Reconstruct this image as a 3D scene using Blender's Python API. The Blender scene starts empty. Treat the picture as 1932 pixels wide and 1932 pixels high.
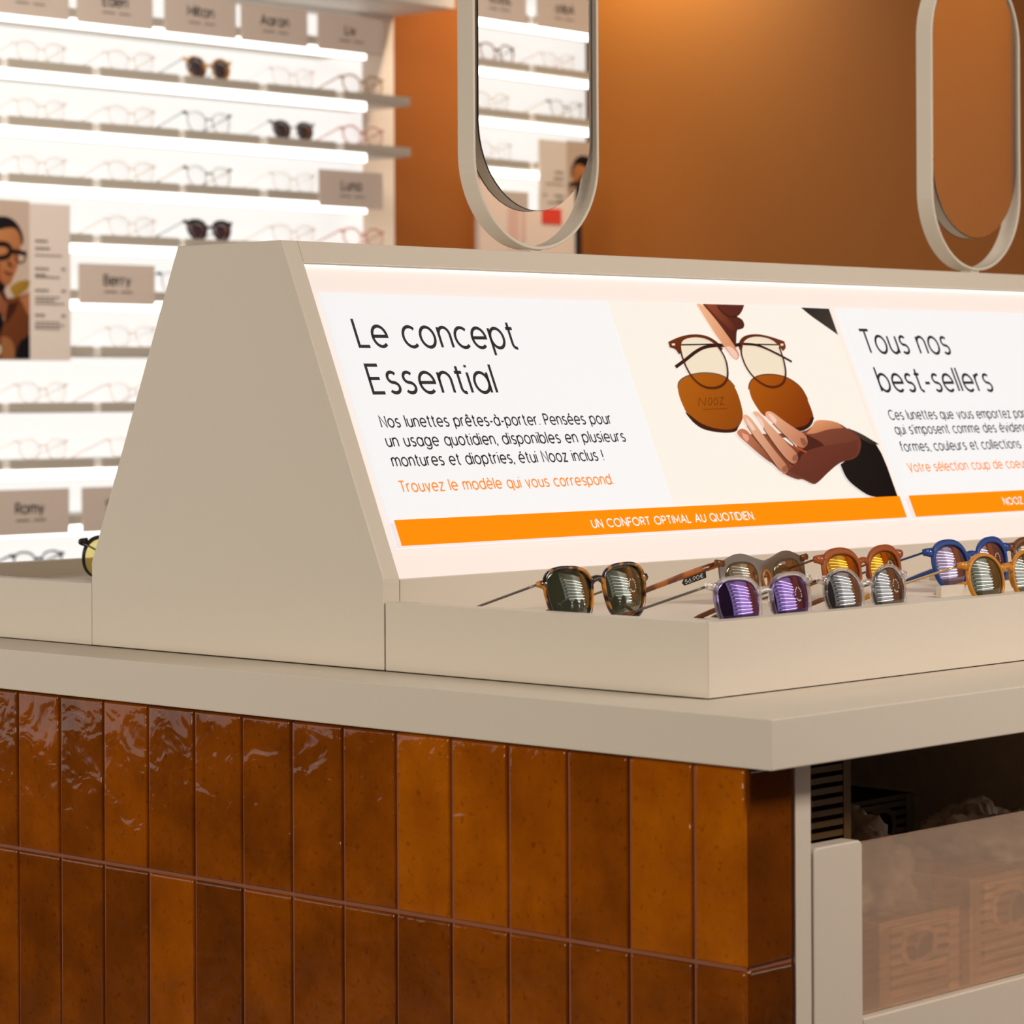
import bpy, math, random
from mathutils import Vector, Matrix, noise
sc = bpy.context.scene
H = 0.95            # worktop height above the floor: local z = 0 is the worktop top
PI = math.pi
R = math.radians

# ------------------------------------------------------------------ camera
YAW, ROLL, FPX = 0.7582, -0.0049, 5547.92
cam = bpy.data.cameras.new('camera')
co = bpy.data.objects.new('camera', cam)
sc.collection.objects.link(co)
cam.sensor_width = 36.0
cam.lens = FPX * 36.0 / 1932.0
cam.shift_y = -(966.0 - 745.511) / 1932.0
cam.clip_start = 0.05
cam.dof.use_dof = True
cam.dof.focus_distance = 2.78
cam.dof.aperture_fstop = 11.5
_F = Vector((math.cos(YAW), math.sin(YAW), 0)); _R = Vector((math.sin(YAW), -math.cos(YAW), 0)); _U = Vector((0, 0, 1))
_R2 = _R * math.cos(ROLL) + _U * math.sin(ROLL); _U2 = _U * math.cos(ROLL) - _R * math.sin(ROLL)
m = Matrix((( _R2.x, _U2.x, -_F.x, -1.8374), (_R2.y, _U2.y, -_F.y, -1.8998), (_R2.z, _U2.z, -_F.z, 0.2476 + H), (0, 0, 0, 1)))
co.matrix_world = m
sc.camera = co
sc.view_settings.view_transform = 'Standard'
sc.view_settings.look = 'None'
sc.view_settings.gamma = 1.0
sc.view_settings.use_curve_mapping = False
sc.view_settings.exposure = 0.0
sc.cycles.caustics_reflective = False
sc.cycles.caustics_refractive = True
sc.cycles.blur_glossy = 0.5
sc.cycles.max_bounces = 10
sc.cycles.transparent_max_bounces = 16

# ------------------------------------------------------------------ world and lamps
w = bpy.data.worlds.new('world'); sc.world = w; w.use_nodes = True
w.node_tree.nodes['Background'].inputs[0].default_value = (1.0, 0.85, 0.7, 1)
w.node_tree.nodes['Background'].inputs[1].default_value = 0.05

def area(name, loc, size, power, color, target=None, shape='RECTANGLE', spread=180):
    l = bpy.data.lights.new(name, 'AREA'); l.shape = shape
    l.size, l.size_y = size; l.energy = power; l.color = color; l.spread = R(spread)
    o = bpy.data.objects.new(name, l); sc.collection.objects.link(o)
    o.location = (loc[0], loc[1], loc[2] + H)
    d = Vector((target[0], target[1], target[2] + H)) - o.location if target else Vector((0, 0, -1))
    o.rotation_euler = d.to_track_quat('-Z', 'Y').to_euler()
    return o
def spot(name, loc, target, power, color, angle, blend, radius=0.04):
    l = bpy.data.lights.new(name, 'SPOT'); l.energy = power; l.color = color
    l.spot_size = R(angle); l.spot_blend = blend; l.shadow_soft_size = radius
    o = bpy.data.objects.new(name, l); sc.collection.objects.link(o)
    o.location = (loc[0], loc[1], loc[2] + H)
    o.rotation_euler = (Vector(target) - Vector(loc)).to_track_quat('-Z', 'Y').to_euler()
    return o
WARM = (1.0, 0.89, 0.77)
area('front_fill', (0.55, -2.30, 1.55), (1.2, 0.5), 46, WARM, (0.8, -0.2, -0.25))  # unseen fill lamp, added to brighten the faces towards the aisle
area('side_fill', (-4.45, 0.3, 0.55), (2.6, 1.9), 47, (1.0, 0.89, 0.74), (0.0, 0.2, 0.0), spread=120)  # fill light added from the side
area('ceiling_lamp_island', (1.2, 0.8, 1.93), (1.2, 0.4), 5, WARM)
area('shelving_fill', (1.0, 1.75, 1.93), (2.2, 0.4), 26, WARM, (1.9, 3.06, 0.45), spread=110)  # added unseen lamp that lifts the cards on the back shelving
area('ceiling_lamp_mirrored', (3.0, -1.3, 1.93), (1.6, 0.4), 14, WARM, (3.2, -2.4, 0.7), spread=110)
spot('wall_washer', (3.72, 3.03, 1.84), (4.0, 3.03, 1.42), 84, (1.0, 0.98, 0.66), 124, 1.0)
spot('shelf_end_washer', (3.46, 2.85, 1.90), (3.50, 3.32, 0.55), 95, (1.0, 0.74, 0.50), 62, 1.0)
spot('corner_washer', (3.45, -1.75, 1.90), (4.0, -1.72, 0.9), 34, (1.0, 0.78, 0.28), 100, 1.0)

# ------------------------------------------------------------------ materials
def lin(c):
    c = c / 255.0
    return c / 12.92 if c <= 0.04045 else ((c + 0.055) / 1.055) ** 2.4
def rgb(r, g, b): return (lin(r), lin(g), lin(b), 1.0)
MATS = {}
def nm(name):
    mt = bpy.data.materials.new(name); mt.use_nodes = True
    return mt, mt.node_tree.nodes, mt.node_tree.links, mt.node_tree.nodes['Principled BSDF']
def pbr(name, col, rough=0.5, metal=0.0, spec=0.5, coat=0.0, trans=0.0, ior=1.45, emit=0.0, ecol=None, bump=None, vary=0.0):
    if name in MATS: return MATS[name]
    mt, N, L, b = nm(name)
    b.inputs['Base Color'].default_value = col
    b.inputs['Roughness'].default_value = rough
    b.inputs['Metallic'].default_value = metal
    b.inputs['Specular IOR Level'].default_value = spec
    b.inputs['Coat Weight'].default_value = coat
    b.inputs['Coat Roughness'].default_value = 0.05
    b.inputs['Transmission Weight'].default_value = trans
    b.inputs['IOR'].default_value = ior
    if emit:
        b.inputs['Emission Color'].default_value = ecol or col
        b.inputs['Emission Strength'].default_value = emit
    if bump or vary:
        tc = N.new('ShaderNodeTexCoord'); nz = N.new('ShaderNodeTexNoise')
        nz.inputs['Scale'].default_value = bump[0] if bump else 6.0
        nz.inputs['Detail'].default_value = 4
        L.new(tc.outputs['Object'], nz.inputs['Vector'])
        if bump:
            bp = N.new('ShaderNodeBump'); bp.inputs['Strength'].default_value = bump[1]; bp.inputs['Distance'].default_value = 0.001
            L.new(nz.outputs['Fac'], bp.inputs['Height']); L.new(bp.outputs['Normal'], b.inputs['Normal'])
        if vary:
            mx = N.new('ShaderNodeMix'); mx.data_type = 'RGBA'
            mx.inputs['A'].default_value = col
            mx.inputs['B'].default_value = tuple(c * (1 - vary) for c in col[:3]) + (1,)
            L.new(nz.outputs['Fac'], mx.inputs['Factor']); L.new(mx.outputs['Result'], b.inputs['Base Color'])
    MATS[name] = mt
    return mt
CREAM = (0.74, 0.675, 0.585, 1)
cream = pbr('cream_lacquer', CREAM, 0.42, bump=(350, 0.03))
cream_dim = pbr('cream_board', (0.70, 0.64, 0.56, 1), 0.5)
seam = pbr('dark_seam', (0.03, 0.02, 0.015, 1), 0.9)
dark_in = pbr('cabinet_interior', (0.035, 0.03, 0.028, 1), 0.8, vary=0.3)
orange_wall = pbr('terracotta_paint', (0.275, 0.086, 0.009, 1), 0.75, bump=(120, 0.12), vary=0.06)
ceil_m = pbr('ceiling_paint', (0.42, 0.38, 0.34, 1), 0.9, vary=0.05)
floor_m = pbr('floor_resin', (0.13, 0.10, 0.08, 1), 0.45, vary=0.15)
dark_wall = pbr('dark_paint', (0.10, 0.06, 0.04, 1), 0.8, vary=0.1)
led = pbr('led_diffuser', (0.9, 0.9, 0.9, 1), 0.5, emit=3.0, ecol=(1.0, 0.97, 0.93, 1))
led_s = pbr('led_diffuser_cool', (0.9, 0.9, 0.9, 1), 0.5, emit=6.5, ecol=(1.0, 0.97, 0.93, 1))
hood_led = pbr('hood_led', (0.9, 0.9, 0.9, 1), 0.5, emit=0.95, ecol=(1.0, 0.97, 0.93, 1))
glow = pbr('backlit_acrylic', (0.4, 0.39, 0.38, 1), 0.5, emit=0.84, ecol=(1.0, 0.98, 0.95, 1))
shelf_m = pbr('shelf_white', (0.80, 0.77, 0.72, 1), 0.5)
rail_m = pbr('price_rail', (0.46, 0.42, 0.36, 1), 0.5)
sign_m = pbr('sign_card', (0.62, 0.53, 0.465, 1), 0.6)
poster_board = pbr('poster_board', (0.76, 0.68, 0.62, 1), 0.6)
ink = pbr('dark_ink', (0.02, 0.018, 0.018, 1), 0.6)
ink_soft = pbr('grey_ink', (0.22, 0.18, 0.16, 1), 0.6)
lightbox = pbr('lightbox_acrylic', (0.30, 0.26, 0.24, 1), 0.4, emit=0.74, ecol=(1.0, 0.865, 0.79, 1))
card_m = pbr('poster_film', (0.26, 0.26, 0.27, 1), 0.5, emit=0.74, ecol=(0.985, 0.99, 1.0, 1))
band_m = pbr('orange_film', (0.30, 0.06, 0.0, 1), 0.6, spec=0.1, emit=0.88, ecol=(1.0, 0.27, 0.0, 1))
orange_ink = pbr('orange_ink', (0.4, 0.10, 0.01, 1), 0.5, emit=0.8, ecol=(1.0, 0.27, 0.03, 1))
mirror_m = pbr('mirror_silver', (0.93, 0.93, 0.92, 1), 0.0, metal=1.0)
black_edge = pbr('black_edge', (0.012, 0.012, 0.014, 1), 0.25)
stone = pbr('stone_lacquer', (0.74, 0.655, 0.56, 1), 0.38)
def vcol(name, emit):
    mt, N, L, b = nm(name)
    a = N.new('ShaderNodeAttribute'); a.attribute_name = 'tint'
    b.inputs['Roughness'].default_value = 0.55; b.inputs['Specular IOR Level'].default_value = 0.1
    hs = N.new('ShaderNodeHueSaturation'); hs.inputs['Value'].default_value = 0.3 if emit else 1.0
    L.new(a.outputs['Color'], hs.inputs['Color']); L.new(hs.outputs['Color'], b.inputs['Base Color'])
    if emit:
        L.new(a.outputs['Color'], b.inputs['Emission Color']); b.inputs['Emission Strength'].default_value = emit
    return mt
print_lit = vcol('backlit_print', 0.76)
print_dull = vcol('paper_print', 0.0)

def tile_material():
    mt, N, L, b = nm('glazed_tile')
    a = N.new('ShaderNodeAttribute'); a.attribute_name = 'tint'
    tc = N.new('ShaderNodeTexCoord')
    n1 = N.new('ShaderNodeTexNoise'); n1.inputs['Scale'].default_value = 16; n1.inputs['Detail'].default_value = 6; n1.inputs['Roughness'].default_value = 0.6
    n2 = N.new('ShaderNodeTexNoise'); n2.inputs['Scale'].default_value = 170; n2.inputs['Detail'].default_value = 3
    n3 = N.new('ShaderNodeTexNoise'); n3.inputs['Scale'].default_value = 34; n3.inputs['Detail'].default_value = 2.5; n3.inputs['Distortion'].default_value = 0.6
    for n in (n1, n2, n3): L.new(tc.outputs['Object'], n.inputs['Vector'])
    sep = N.new('ShaderNodeSeparateColor'); L.new(a.outputs['Color'], sep.inputs['Color'])
    add = N.new('ShaderNodeMath'); add.operation = 'MULTIPLY_ADD'; add.inputs[1].default_value = 0.75; 
    sub = N.new('ShaderNodeMath'); sub.operation = 'SUBTRACT'; sub.inputs[1].default_value = 0.375
    L.new(n1.outputs['Fac'], add.inputs[0]); L.new(sep.outputs['Red'], sub.inputs[0]); L.new(sub.outputs[0], add.inputs[2])
    cr = N.new('ShaderNodeValToRGB')
    cr.color_ramp.elements[0].position = 0.0; cr.color_ramp.elements[0].color = TILE[0]
    cr.color_ramp.elements[1].position = 1.0; cr.color_ramp.elements[1].color = TILE[3]
    e = cr.color_ramp.elements.new(0.38); e.color = TILE[1]
    e = cr.color_ramp.elements.new(0.68); e.color = TILE[2]
    L.new(add.outputs[0], cr.inputs['Fac'])
    sp = N.new('ShaderNodeValToRGB'); sp.color_ramp.elements[0].position = 0.27; sp.color_ramp.elements[0].color = (0.35, 0.3, 0.25, 1)
    sp.color_ramp.elements[1].position = 0.40; sp.color_ramp.elements[1].color = (1, 1, 1, 1)
    L.new(n2.outputs['Fac'], sp.inputs['Fac'])
    mx = N.new('ShaderNodeMix'); mx.data_type = 'RGBA'; mx.blend_type = 'MULTIPLY'; mx.inputs['Factor'].default_value = 0.5
    L.new(cr.outputs['Color'], mx.inputs['A']); L.new(sp.outputs['Color'], mx.inputs['B'])
    L.new(mx.outputs['Result'], b.inputs['Base Color'])
    b.inputs['Roughness'].default_value = 0.06
    b.inputs['Specular IOR Level'].default_value = 0.5
    bp = N.new('ShaderNodeBump'); bp.inputs['Strength'].default_value = 1.0; bp.inputs['Distance'].default_value = 0.0011
    L.new(n3.outputs['Fac'], bp.inputs['Height']); L.new(bp.outputs['Normal'], b.inputs['Normal'])
    return mt
TILE = [(0.068, 0.019, 0.003, 1), (0.185, 0.044, 0.002, 1), (0.345, 0.084, 0.002, 1), (0.54, 0.150, 0.003, 1)]
tile_m = tile_material()
grout_m = pbr('grout', (0.27, 0.095, 0.05, 1), 0.8, bump=(400, 0.2))

def lens_mat(name, refl, base, fac=0.3, clear=0.0, tint=(0.1, 0.1, 0.1, 1), top=0.35):
    if name in MATS: return MATS[name]
    mt, N, L, b = nm(name); N.remove(b); out = N['Material Output']
    gl = N.new('ShaderNodeBsdfGlossy'); gl.inputs['Color'].default_value = refl; gl.inputs['Roughness'].default_value = 0.0
    df = N.new('ShaderNodeBsdfDiffuse'); df.inputs['Color'].default_value = base
    tr = N.new('ShaderNodeBsdfTransparent'); tr.inputs['Color'].default_value = tint
    m1 = N.new('ShaderNodeMixShader'); m1.inputs[0].default_value = clear
    L.new(df.outputs[0], m1.inputs[1]); L.new(tr.outputs[0], m1.inputs[2])
    lw = N.new('ShaderNodeLayerWeight'); lw.inputs['Blend'].default_value = 0.25
    mr = N.new('ShaderNodeMapRange'); mr.inputs['To Min'].default_value = fac; mr.inputs['To Max'].default_value = min(1.0, fac + top)
    L.new(lw.outputs['Fresnel'], mr.inputs['Value'])
    m2 = N.new('ShaderNodeMixShader'); L.new(mr.outputs[0], m2.inputs[0])
    L.new(m1.outputs[0], m2.inputs[1]); L.new(gl.outputs[0], m2.inputs[2]); L.new(m2.outputs[0], out.inputs[0])
    MATS[name] = mt
    return mt
def sheer(name, col, keep=0.5, rough=0.25, trans=0.0):
    """thin coloured translucent plastic"""
    if name in MATS: return MATS[name]
    mt, N, L, b = nm(name); out = N['Material Output']
    b.inputs['Base Color'].default_value = col; b.inputs['Roughness'].default_value = rough; b.inputs['Transmission Weight'].default_value = trans
    tr = N.new('ShaderNodeBsdfTransparent'); tr.inputs['Color'].default_value = tuple(0.3 + 0.7 * c for c in col[:3]) + (1,)
    mx = N.new('ShaderNodeMixShader'); mx.inputs[0].default_value = keep
    L.new(tr.outputs[0], mx.inputs[1]); L.new(b.outputs[0], mx.inputs[2]); L.new(mx.outputs[0], out.inputs[0])
    MATS[name] = mt
    return mt
def tortoise(name, light, dark, scale=110, thr=0.5, rough=0.12):
    if name in MATS: return MATS[name]
    mt, N, L, b = nm(name)
    tc = N.new('ShaderNodeTexCoord'); nz = N.new('ShaderNodeTexNoise'); nz.inputs['Scale'].default_value = scale; nz.inputs['Detail'].default_value = 1.5
    L.new(tc.outputs['Object'], nz.inputs['Vector'])
    cr = N.new('ShaderNodeValToRGB'); cr.color_ramp.elements[0].position = thr - 0.03; cr.color_ramp.elements[0].color = dark
    cr.color_ramp.elements[1].position = thr + 0.08; cr.color_ramp.elements[1].color = light
    L.new(nz.outputs['Fac'], cr.inputs['Fac']); L.new(cr.outputs['Color'], b.inputs['Base Color'])
    b.inputs['Roughness'].default_value = rough; b.inputs['Coat Weight'].default_value = 0.5
    MATS[name] = mt
    return mt

# ------------------------------------------------------------------ geometry helpers
class G:
    def __init__(s): s.v = []; s.f = []; s.c = []
    def add(s, vs, fs):
        o = len(s.v); s.v += [tuple(p) for p in vs]; s.f += [tuple(i + o for i in f) for f in fs]; return s
    def box(s, x0, y0, z0, x1, y1, z1):
        vs = [(x, y, z) for x in (x0, x1) for y in (y0, y1) for z in (z0, z1)]
        return s.add(vs, [(0, 1, 3, 2), (4, 6, 7, 5), (0, 4, 5, 1), (2, 3, 7, 6), (0, 2, 6, 4), (1, 5, 7, 3)])
    def prism(s, poly, axis, a, b):
        n = len(poly)
        def P(p, t): return (t, p[0], p[1]) if axis == 'x' else ((p[0], t, p[1]) if axis == 'y' else (p[0], p[1], t))
        vs = [P(p, a) for p in poly] + [P(p, b) for p in poly]
        fs = [tuple(range(n))[::-1], tuple(range(n, 2 * n))] + [(i, (i + 1) % n, n + (i + 1) % n, n + i) for i in range(n)]
        return s.add(vs, fs)
    def loop(s, rings, closed=True, cap=False):
        """rings: list of equally long vertex rings, joined in order"""
        n = len(rings[0]); k = len(rings); fs = []
        for i in range(k if closed else k - 1):
            a, b = i * n, ((i + 1) % k) * n
            fs += [(a + j, a + (j + 1) % n, b + (j + 1) % n, b + j) for j in range(n)]
        if cap and not closed:
            fs += [tuple(range(n))[::-1], tuple(range((k - 1) * n, k * n))]
        return s.add([p for r in rings for p in r], fs)
    def tube(s, path, rad, seg=8, up=(0, 0, 1)):
        """rad: number, list of numbers, or list of (a, b) half sizes (b along up)"""
        pts = [Vector(p) for p in path]; rings = []
        for i, p in enumerate(pts):
            t = (pts[min(i + 1, len(pts) - 1)] - pts[max(i - 1, 0)]).normalized()
            u = Vector(up); u = u - t * u.dot(t)
            if u.length < 1e-4: u = Vector((0, 1, 0)) - t * t.y
            u.normalize(); sd = t.cross(u)
            r = rad[i] if isinstance(rad, list) else rad
            a, b = r if isinstance(r, tuple) else (r, r)
            rings.append([p + sd * a * math.cos(2 * PI * k / seg) + u * b * math.sin(2 * PI * k / seg) for k in range(seg)])
        return s.loop(rings, closed=False, cap=True)
    def ball(s, c, r, nu=8, nv=5, sq=(1, 1, 1)):
        rings = []
        for i in range(nv + 1):
            th = PI * (i + 0.001 if i == 0 else (i - 0.001 if i == nv else i)) / nv
            rings.append([(c[0] + r * sq[0] * math.sin(th) * math.cos(2 * PI * j / nu), c[1] + r * sq[1] * math.sin(th) * math.sin(2 * PI * j / nu), c[2] + r * sq[2] * math.cos(th)) for j in range(nu)])
        return s.loop(rings, closed=False, cap=True)
    def moved(s, f):
        g = G(); g.v = [tuple(f(Vector(p))) for p in s.v]; g.f = list(s.f); g.c = list(s.c); return g
def link(name, g, mat, loc=(0, 0, 0), smooth=False, bevel=0.0):
    me = bpy.data.meshes.new(name); me.from_pydata(g.v, [], g.f); me.materials.append(mat)
    if g.c:
        at = me.attributes.new('tint', 'FLOAT_COLOR', 'POINT')
        for i, c in enumerate(g.c): at.data[i].color = c
    me.validate(); me.update()
    if smooth:
        me.polygons.foreach_set('use_smooth', [True] * len(me.polygons))
    o = bpy.data.objects.new(name, me); sc.collection.objects.link(o); o.location = loc
    if bevel:
        b = o.modifiers.new('bevel', 'BEVEL'); b.width = bevel; b.segments = 2; b.limit_method = 'ANGLE'; b.angle_limit = R(40)
    return o
def props(o, label, cat, group=None):
    o['label'] = label; o['category'] = cat
    if group: o['group'] = group
    return o
ORI = {}
def thing(name, label, cat, loc, rot=(0, 0, 0), group=None):
    o = bpy.data.objects.new(name, None); sc.collection.objects.link(o)
    o.empty_display_size = 0.05
    o.location = (loc[0], loc[1], loc[2] + H); o.rotation_euler = rot
    ORI[o.name] = Vector(loc)
    return props(o, label, cat, group)
def part(name, g, mat, parent, smooth=False, bevel=0.0, local=False, label=None):
    """g in shop coordinates (worktop z = 0), or local=True for coordinates of the thing"""
    root = parent if parent.name in ORI else parent.parent
    if not local: g = g.moved(lambda p: p - ORI[root.name])
    o = link(name, g, mat, smooth=smooth, bevel=bevel); o.parent = parent
    if label: o['label'] = label
    return o
def structure(name, g, mat, parent=None):
    o = link(name, g, mat, loc=(0, 0, H)); o['kind'] = 'structure'
    return o
def copy_tree(root, loc, label, rot=None, group=None, name=None):
    r = root.copy(); sc.collection.objects.link(r); r.location = (loc[0], loc[1], loc[2] + H)
    if rot: r.rotation_euler = rot
    r['label'] = label
    if group: r['group'] = group
    for ch in list(root.children):
        c = ch.copy(); sc.collection.objects.link(c); c.parent = r
        for g2 in list(ch.children):
            d = g2.copy(); sc.collection.objects.link(d); d.parent = c
    return r
def stadium(hw, zb, zt, n=28):
    pts = []
    for i in range(n + 1):
        a = PI + PI * i / n; pts.append((hw * math.cos(a), zb + hw + hw * math.sin(a)))
    for i in range(n + 1):
        a = PI * i / n; pts.append((hw * math.cos(a), zt - hw + hw * math.sin(a)))
    return pts

# ------------------------------------------------------------------ stroke lettering
def arc(cx, cy, rx, ry, a0, a1, n=14):
    return [(cx + rx * math.cos(R(a0 + (a1 - a0) * i / n)), cy + ry * math.sin(R(a0 + (a1 - a0) * i / n))) for i in range(n + 1)]
def circ(cx, cy, rx, ry): return arc(cx, cy, rx, ry, 0, 360, 26)
X = 0.75
_o = circ(.35, .375, .35, .375)
def dot(x, y): return [(x, y - .045), (x, y + .045)]
_e = [[(.02, .375), (.70, .375)] + arc(.36, .375, .345, .375, 0, 312, 24)[1:]]
_a = [circ(.34, .375, .34, .375), [(.68, .75), (.68, 0)]]
_n = [[(0, 0), (0, X)], [(0, .40)] + arc(.275, .46, .275, .29, 180, 0) + [(.55, 0)]]
GL = {
 'o': (_o, .70), 'e': (_e, .71), 'a': (_a, .68), 'n': (_n, .55),
 'b': ([[(0, 1.05), (0, 0)], circ(.34, .375, .34, .375)], .68),
 'c': ([arc(.36, .375, .36, .375, 48, 312, 22)], .60),
 'd': ([circ(.34, .375, .34, .375), [(.68, 1.05), (.68, 0)]], .68),
 'f': ([arc(.31, .85, .19, .19, 75, 180, 8) + [(.12, 0)], [(0, X), (.34, X)]], .34),
 'g': ([circ(.34, .375, .34, .375), [(.68, X), (.68, 0)] + arc(.34, -.02, .34, .27, 0, -150, 14)], .68),
 'h': ([[(0, 1.05), (0, 0)]] + _n[1:], .55),
 'i': ([[(0, 0), (0, X)], dot(0, .98)], 0.0),
 'k': ([[(0, 1.05), (0, 0)], [(.46, X), (.02, .32)], [(.16, .44), (.5, 0)]], .5),
 'l': ([[(0, 0), (0, 1.05)]], 0.0),
 'm': ([[(0, 0), (0, X)], [(0, .42)] + arc(.235, .49, .235, .26, 180, 0) + [(.47, 0)], [(.47, .42)] + arc(.705, .49, .235, .26, 180, 0) + [(.94, 0)]], .94),
 'p': ([[(0, X), (0, -.28)], circ(.34, .375, .34, .375)], .68),
 'q': ([circ(.34, .375, .34, .375), [(.68, X), (.68, -.28)]], .68),
 'r': ([[(0, 0), (0, X)], [(0, .40)] + arc(.26, .47, .26, .28, 180, 75, 8)], .33),
 's': ([arc(.25, .563, .205, .187, 35, 270, 16) + arc(.25, .188, .235, .188, 90, -145, 16)[1:]], .48),
 't': ([[(.14, .98), (.14, .17)] + arc(.31, .17, .17, .17, 180, 285, 8), [(0, X), (.34, X)]], .35),
 'u': ([[(0, X), (0, .29)] + arc(.275, .29, .275, .29, 180, 360) + [(.55, X)], [(.55, X), (.55, 0)]], .55),
 'v': ([[(0, X), (.28, 0), (.56, X)]], .56),
 'x': ([[(0, X), (.54, 0)], [(.54, X), (0, 0)]], .54),
 'y': ([[(0, X), (.28, 0)], [(.56, X), (.17, -.28)]], .56),
 'z': ([[(0, X), (.48, X), (0, 0), (.5, 0)]], .5),
 'A': ([[(0, 0), (.41, 1), (.82, 0)], [(.145, .35), (.675, .35)]], .82),
 'B': ([[(0, 0), (0, 1), (.3, 1)] + arc(.3, .76, .24, .24, 90, -90) + [(0, .52)], [(.3, .52)] + arc(.33, .26, .28, .26, 90, -90) + [(0, 0)]], .61),
 'C': ([arc(.5, .5, .5, .5, 45, 315, 26)], .86),
 'D': ([[(0, 0), (0, 1), (.3, 1)] + arc(.3, .5, .48, .5, 90, -90, 22) + [(0, 0)]], .78),
 'E': ([[(.53, 1), (0, 1), (0, 0), (.53, 0)], [(0, .52), (.47, .52)]], .53),
 'F': ([[(.53, 1), (0, 1), (0, 0)], [(0, .5), (.46, .5)]], .50),
 'I': ([[(0, 0), (0, 1)]], 0.0),
 'L': ([[(0, 1), (0, 0), (.5, 0)]], .5),
 'M': ([[(0, 0), (0, 1), (.42, .25), (.84, 1), (.84, 0)]], .84),
 'N': ([[(0, 0), (0, 1), (.68, 0), (.68, 1)]], .68),
 'O': ([circ(.5, .5, .5, .5)], 1.0),
 'P': ([[(0, 0), (0, 1), (.28, 1)] + arc(.28, .73, .28, .27, 90, -90) + [(0, .46)]], .56),
 'Q': ([circ(.5, .5, .5, .5), [(.58, .30), (.98, -.06)]], 1.0),
 'R': ([[(0, 0), (0, 1), (.3, 1)] + arc(.3, .74, .27, .26, 90, -90) + [(0, .48)], [(.3, .48), (.58, 0)]], .58),
 'S': ([arc(.28, .75, .25, .25, 35, 270, 16) + arc(.28, .25, .28, .25, 90, -145, 16)[1:]], .56),
 'G': ([arc(.5, .5, .5, .5, 45, 340, 26), [(.52, .48), (.98, .48), (.96, .33)]], .98),
 'T': ([[(0, 1), (.62, 1)], [(.31, 1), (.31, 0)]], .62),
 'U': ([[(0, 1), (0, .33)] + arc(.33, .33, .33, .33, 180, 360) + [(.66, 1)]], .66),
 'V': ([[(0, 1), (.38, 0), (.76, 1)]], .76),
 'J': ([[(.4, 1), (.4, .2)] + arc(.2, .2, .2, .2, 0, -180)], .4),
 'Z': ([[(0, 1), (.6, 1), (0, 0), (.62, 0)]], .62),
 '-': ([[(0, .36), (.32, .36)]], .32), '.': ([dot(0, .045)], 0.0), ',': ([[(.03, .06), (-.05, -.16)]], 0.0),
 '!': ([[(0, .28), (0, 1)], dot(0, .045)], 0.0), "'": ([[(0, .78), (0, 1.0)]], 0.0),
 '5': ([[(.5, 1), (.1, 1), (.05, .58)] + arc(.27, .32, .28, .32, 125, -145, 16)], .55),
 '6': ([[(.42, 1), (.1, .5)], circ(.29, .31, .29, .31)], .58),
 '9': ([circ(.29, .69, .29, .31), [(.48, .5), (.16, 0)]], .58),
 '0': ([circ(.3, .5, .3, .5)], .6),
 '\u20ac': ([arc(.45, .5, .38, .5, 45, 315, 20), [(-.05, .6), (.55, .6)], [(-.05, .42), (.5, .42)]], .72),
}
ACC = {'\u00e9': ('e', [[(.28, .86), (.46, 1.04)]]), '\u00e8': ('e', [[(.26, 1.04), (.44, .86)]]), '\u00ea': ('e', [[(.2, .87), (.35, 1.03), (.5, .87)]]), '\u00e0': ('a', [[(.24, 1.04), (.42, .86)]])}
def glyph(c):
    if c in ACC:
        b, ex = ACC[c]; st, wd = glyph(b); return st + ex, wd
    st, wd = GL[c]
    if st and isinstance(st[0], tuple): st = [st]
    return st, wd
def ribbon(pts, hw):
    """2D polyline -> (verts, quads) with mitred joints"""
    q = [pts[0]]
    for p in pts[1:]:
        if math.hypot(p[0] - q[-1][0], p[1] - q[-1][1]) > 1e-7: q.append(p)
    closed = len(q) > 3 and math.hypot(q[0][0] - q[-1][0], q[0][1] - q[-1][1]) < 1e-6
    if closed: q = q[:-1]
    n = len(q); vs = []
    def nrm(a, b):
        d = math.hypot(b[0] - a[0], b[1] - a[1]); return (-(b[1] - a[1]) / d, (b[0] - a[0]) / d)
    for i in range(n):
        a = nrm(q[i - 1], q[i]) if (closed or i > 0) else None
        b = nrm(q[i], q[(i + 1) % n]) if (closed or i < n - 1) else None
        a = a or b; b = b or a
        mx, my = a[0] + b[0], a[1] + b[1]; l2 = mx * mx + my * my
        k = 2 / l2 if l2 > 0.35 else 2 / 0.35 * 0.6
        vs += [(q[i][0] + mx * k * hw, q[i][1] + my * k * hw), (q[i][0] - mx * k * hw, q[i][1] - my * k * hw)]
    fs = [(2 * i, 2 * i + 1, 2 * ((i + 1) % n) + 1, 2 * ((i + 1) % n)) for i in range(n if closed else n - 1)]
    return vs, fs
def lettering(s, cap, u0, v0, stroke, u1=None, mapf=None, track=0.25, space=0.80, g=None):
    """stroke letters on a surface; u1 fits the line to that width"""
    x = 0.0; items = []; prev = None
    for ch in s:
        if ch == ' ': x += space; prev = None; continue
        st, wd = glyph(ch)
        if prev is not None: x += track
        items.append((x, st)); x += wd; prev = ch
    sx = (u1 - u0) / x if u1 else cap
    g = g or G()
    for x0, st in items:
        for pl in st:
            vs, fs = ribbon([((x0 + p[0]) * sx + u0, p[1] * cap + v0) for p in pl], stroke / 2)
            g.add([mapf(*p) for p in vs], fs)
    return g
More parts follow.
